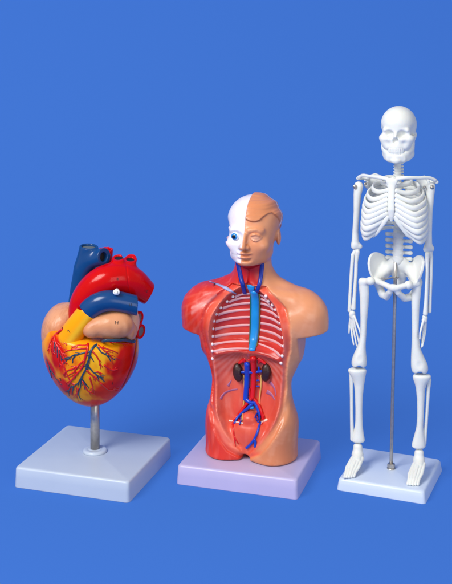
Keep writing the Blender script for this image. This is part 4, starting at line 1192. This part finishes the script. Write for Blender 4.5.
def leg(v0, head, fem, fdep, con, tib, tdep, fib, ankle, foot, vf):
    tr = fem[0]
    pr = [(ell(sp(*head, v0-6), (4.2, 4.2, 4.2)), 0), (cone(sp(*head, v0-6), sp((tr[1]+tr[2])/2, tr[0]+3, v0), 2.8, 3.6), 2), (profile(fem, v0, fdep), 2)]
    cuts = [(ell(sp((con[0][0]+con[1][0])/2, con[0][1]+5.4, v0-4), (2.6, 5.5, 2.2)), 2.5), (ell(sp((con[0][0]+con[1][0])/2, con[0][1]-3.4, v0-8.4), (3.4, 2.2, 3.8)), 2)]
    bone('femur', pr, .42, 1, cuts)
    bone('tibia', [(profile(tib, v0, tdep), 0)], .42, 1, [(ell(sp((tib[1][1]+tib[1][2])/2, tib[1][0]-3.6, v0), (3.0, 6, 1.4)), 1)])
    bone('fibula', [(chain([sp(*p, v0+1) for p in fib], [2.4, 1.9, 1.65, 1.65, 1.8, 2.4]), 0)], .42)
    # foot: heel, arch and five toe rays; toes rest on the base
    A = np.array(sp(*ankle, v0)); zf = -468.2
    heel = np.array((A[0]+1.2, v0+8, zf+3.4))
    pr = [(cone(tuple(A+np.array((0, 0, -1))), (A[0]-.4, v0-1, zf+13), 4.6, 4.9), 0), (cone((A[0], v0+1, zf+11), tuple(heel), 4.6, 3.4), 2), (cone((A[0]-.5, v0-2, zf+12.4), (A[0]-2.2, v0-10, zf+9.2), 4.9, 4.4, (1.15, 1, 1)), 2.5)]
    for j in range(5):
        t = (j-2)/2
        st = np.array((A[0]-1.5+t*4.8, v0-7, zf+13-abs(t)*2)); en = np.array((foot[0]+t*(foot[1]-1.2), vf+2.2*(foot[2]*t+.4*abs(t)), zf+1.5))
        mid = st*.45+en*.55+np.array((t*1.3, 0, 1.2)); toe = st*.18+en*.82+np.array((0, 0, 1.0))
        pr.append((chain([tuple(st), tuple(mid), tuple(toe), tuple(en)], [2.1, 1.5, 1.45, 1.35]), .2))
    bone('foot', pr, .42, 1, keep=lambda X, Y, Z: zf-.1-Z+0*X+0*Y)
leg(4, (370.6, 281), [(278.6, 359.6, 365.4), (283, 358.6, 368.6), (294, 359.6, 369.3), (307.5, 360.2, 368.4), (321, 360.5, 367), (334.5, 360.2, 366.3), (345.3, 357.8, 365.6), (352, 354.8, 365.9), (358, 352.2, 366.6), (363, 351.2, 367), (367, 352.2, 365.8)], [3.4, 4.2, 4.2, 4, 3.6, 3.8, 4.6, 5.4, 6.6, 7, 6.6],
    [(355.2, 362.6), (363, 362.6)], [(368.2, 348.2, 366.4), (370, 347.4, 366.8), (373, 348.8, 366), (378, 352, 365.2), (384, 354.2, 364.2), (394, 354.9, 363), (409, 355.4, 362.3), (423, 355.3, 362.6), (432, 353.6, 363.4), (438, 351.6, 364.6), (442, 351.4, 365)], [6, 6.4, 6, 5, 4, 3.6, 3.4, 3.4, 3.9, 4.8, 4.8],
    [(351.3, 374), (351.4, 382), (351.5, 398), (351.6, 414), (351.9, 428), (352.6, 439)], (357.8, 446), (346.4, 6.0, .5), -25)
leg(-10, (408.4, 285), [(281, 413.8, 419.6), (285.5, 412, 421.6), (294, 411.2, 420.7), (307.5, 411.6, 419.3), (321, 411.8, 418.8), (336, 411.9, 418.7), (348, 411.5, 420.2), (357, 411.1, 424.2), (364, 411, 427.6), (369, 411.2, 428.4), (373, 412.6, 427)], [3.4, 4.2, 4.2, 4, 3.6, 3.8, 4.6, 5.4, 6.6, 7, 6.6],
    [(415.6, 368.6), (424, 368.6)], [(374, 413.2, 430.6), (376, 412.3, 431.6), (379, 413, 430.4), (384, 415, 426.4), (390, 416.2, 424.8), (400, 417, 424.3), (414.6, 417.2, 423.7), (427, 416.5, 423), (437, 413.8, 424.6), (444, 411.8, 425.6), (448, 411.8, 425.6)], [6, 6.4, 6, 5, 4, 3.6, 3.4, 3.4, 3.9, 4.8, 4.8],
    [(429.0, 380), (428.5, 388), (427.6, 402), (426.6, 416), (425.6, 430), (424, 443)], (419.2, 452), (405.8, 6.0, -.3), -42)
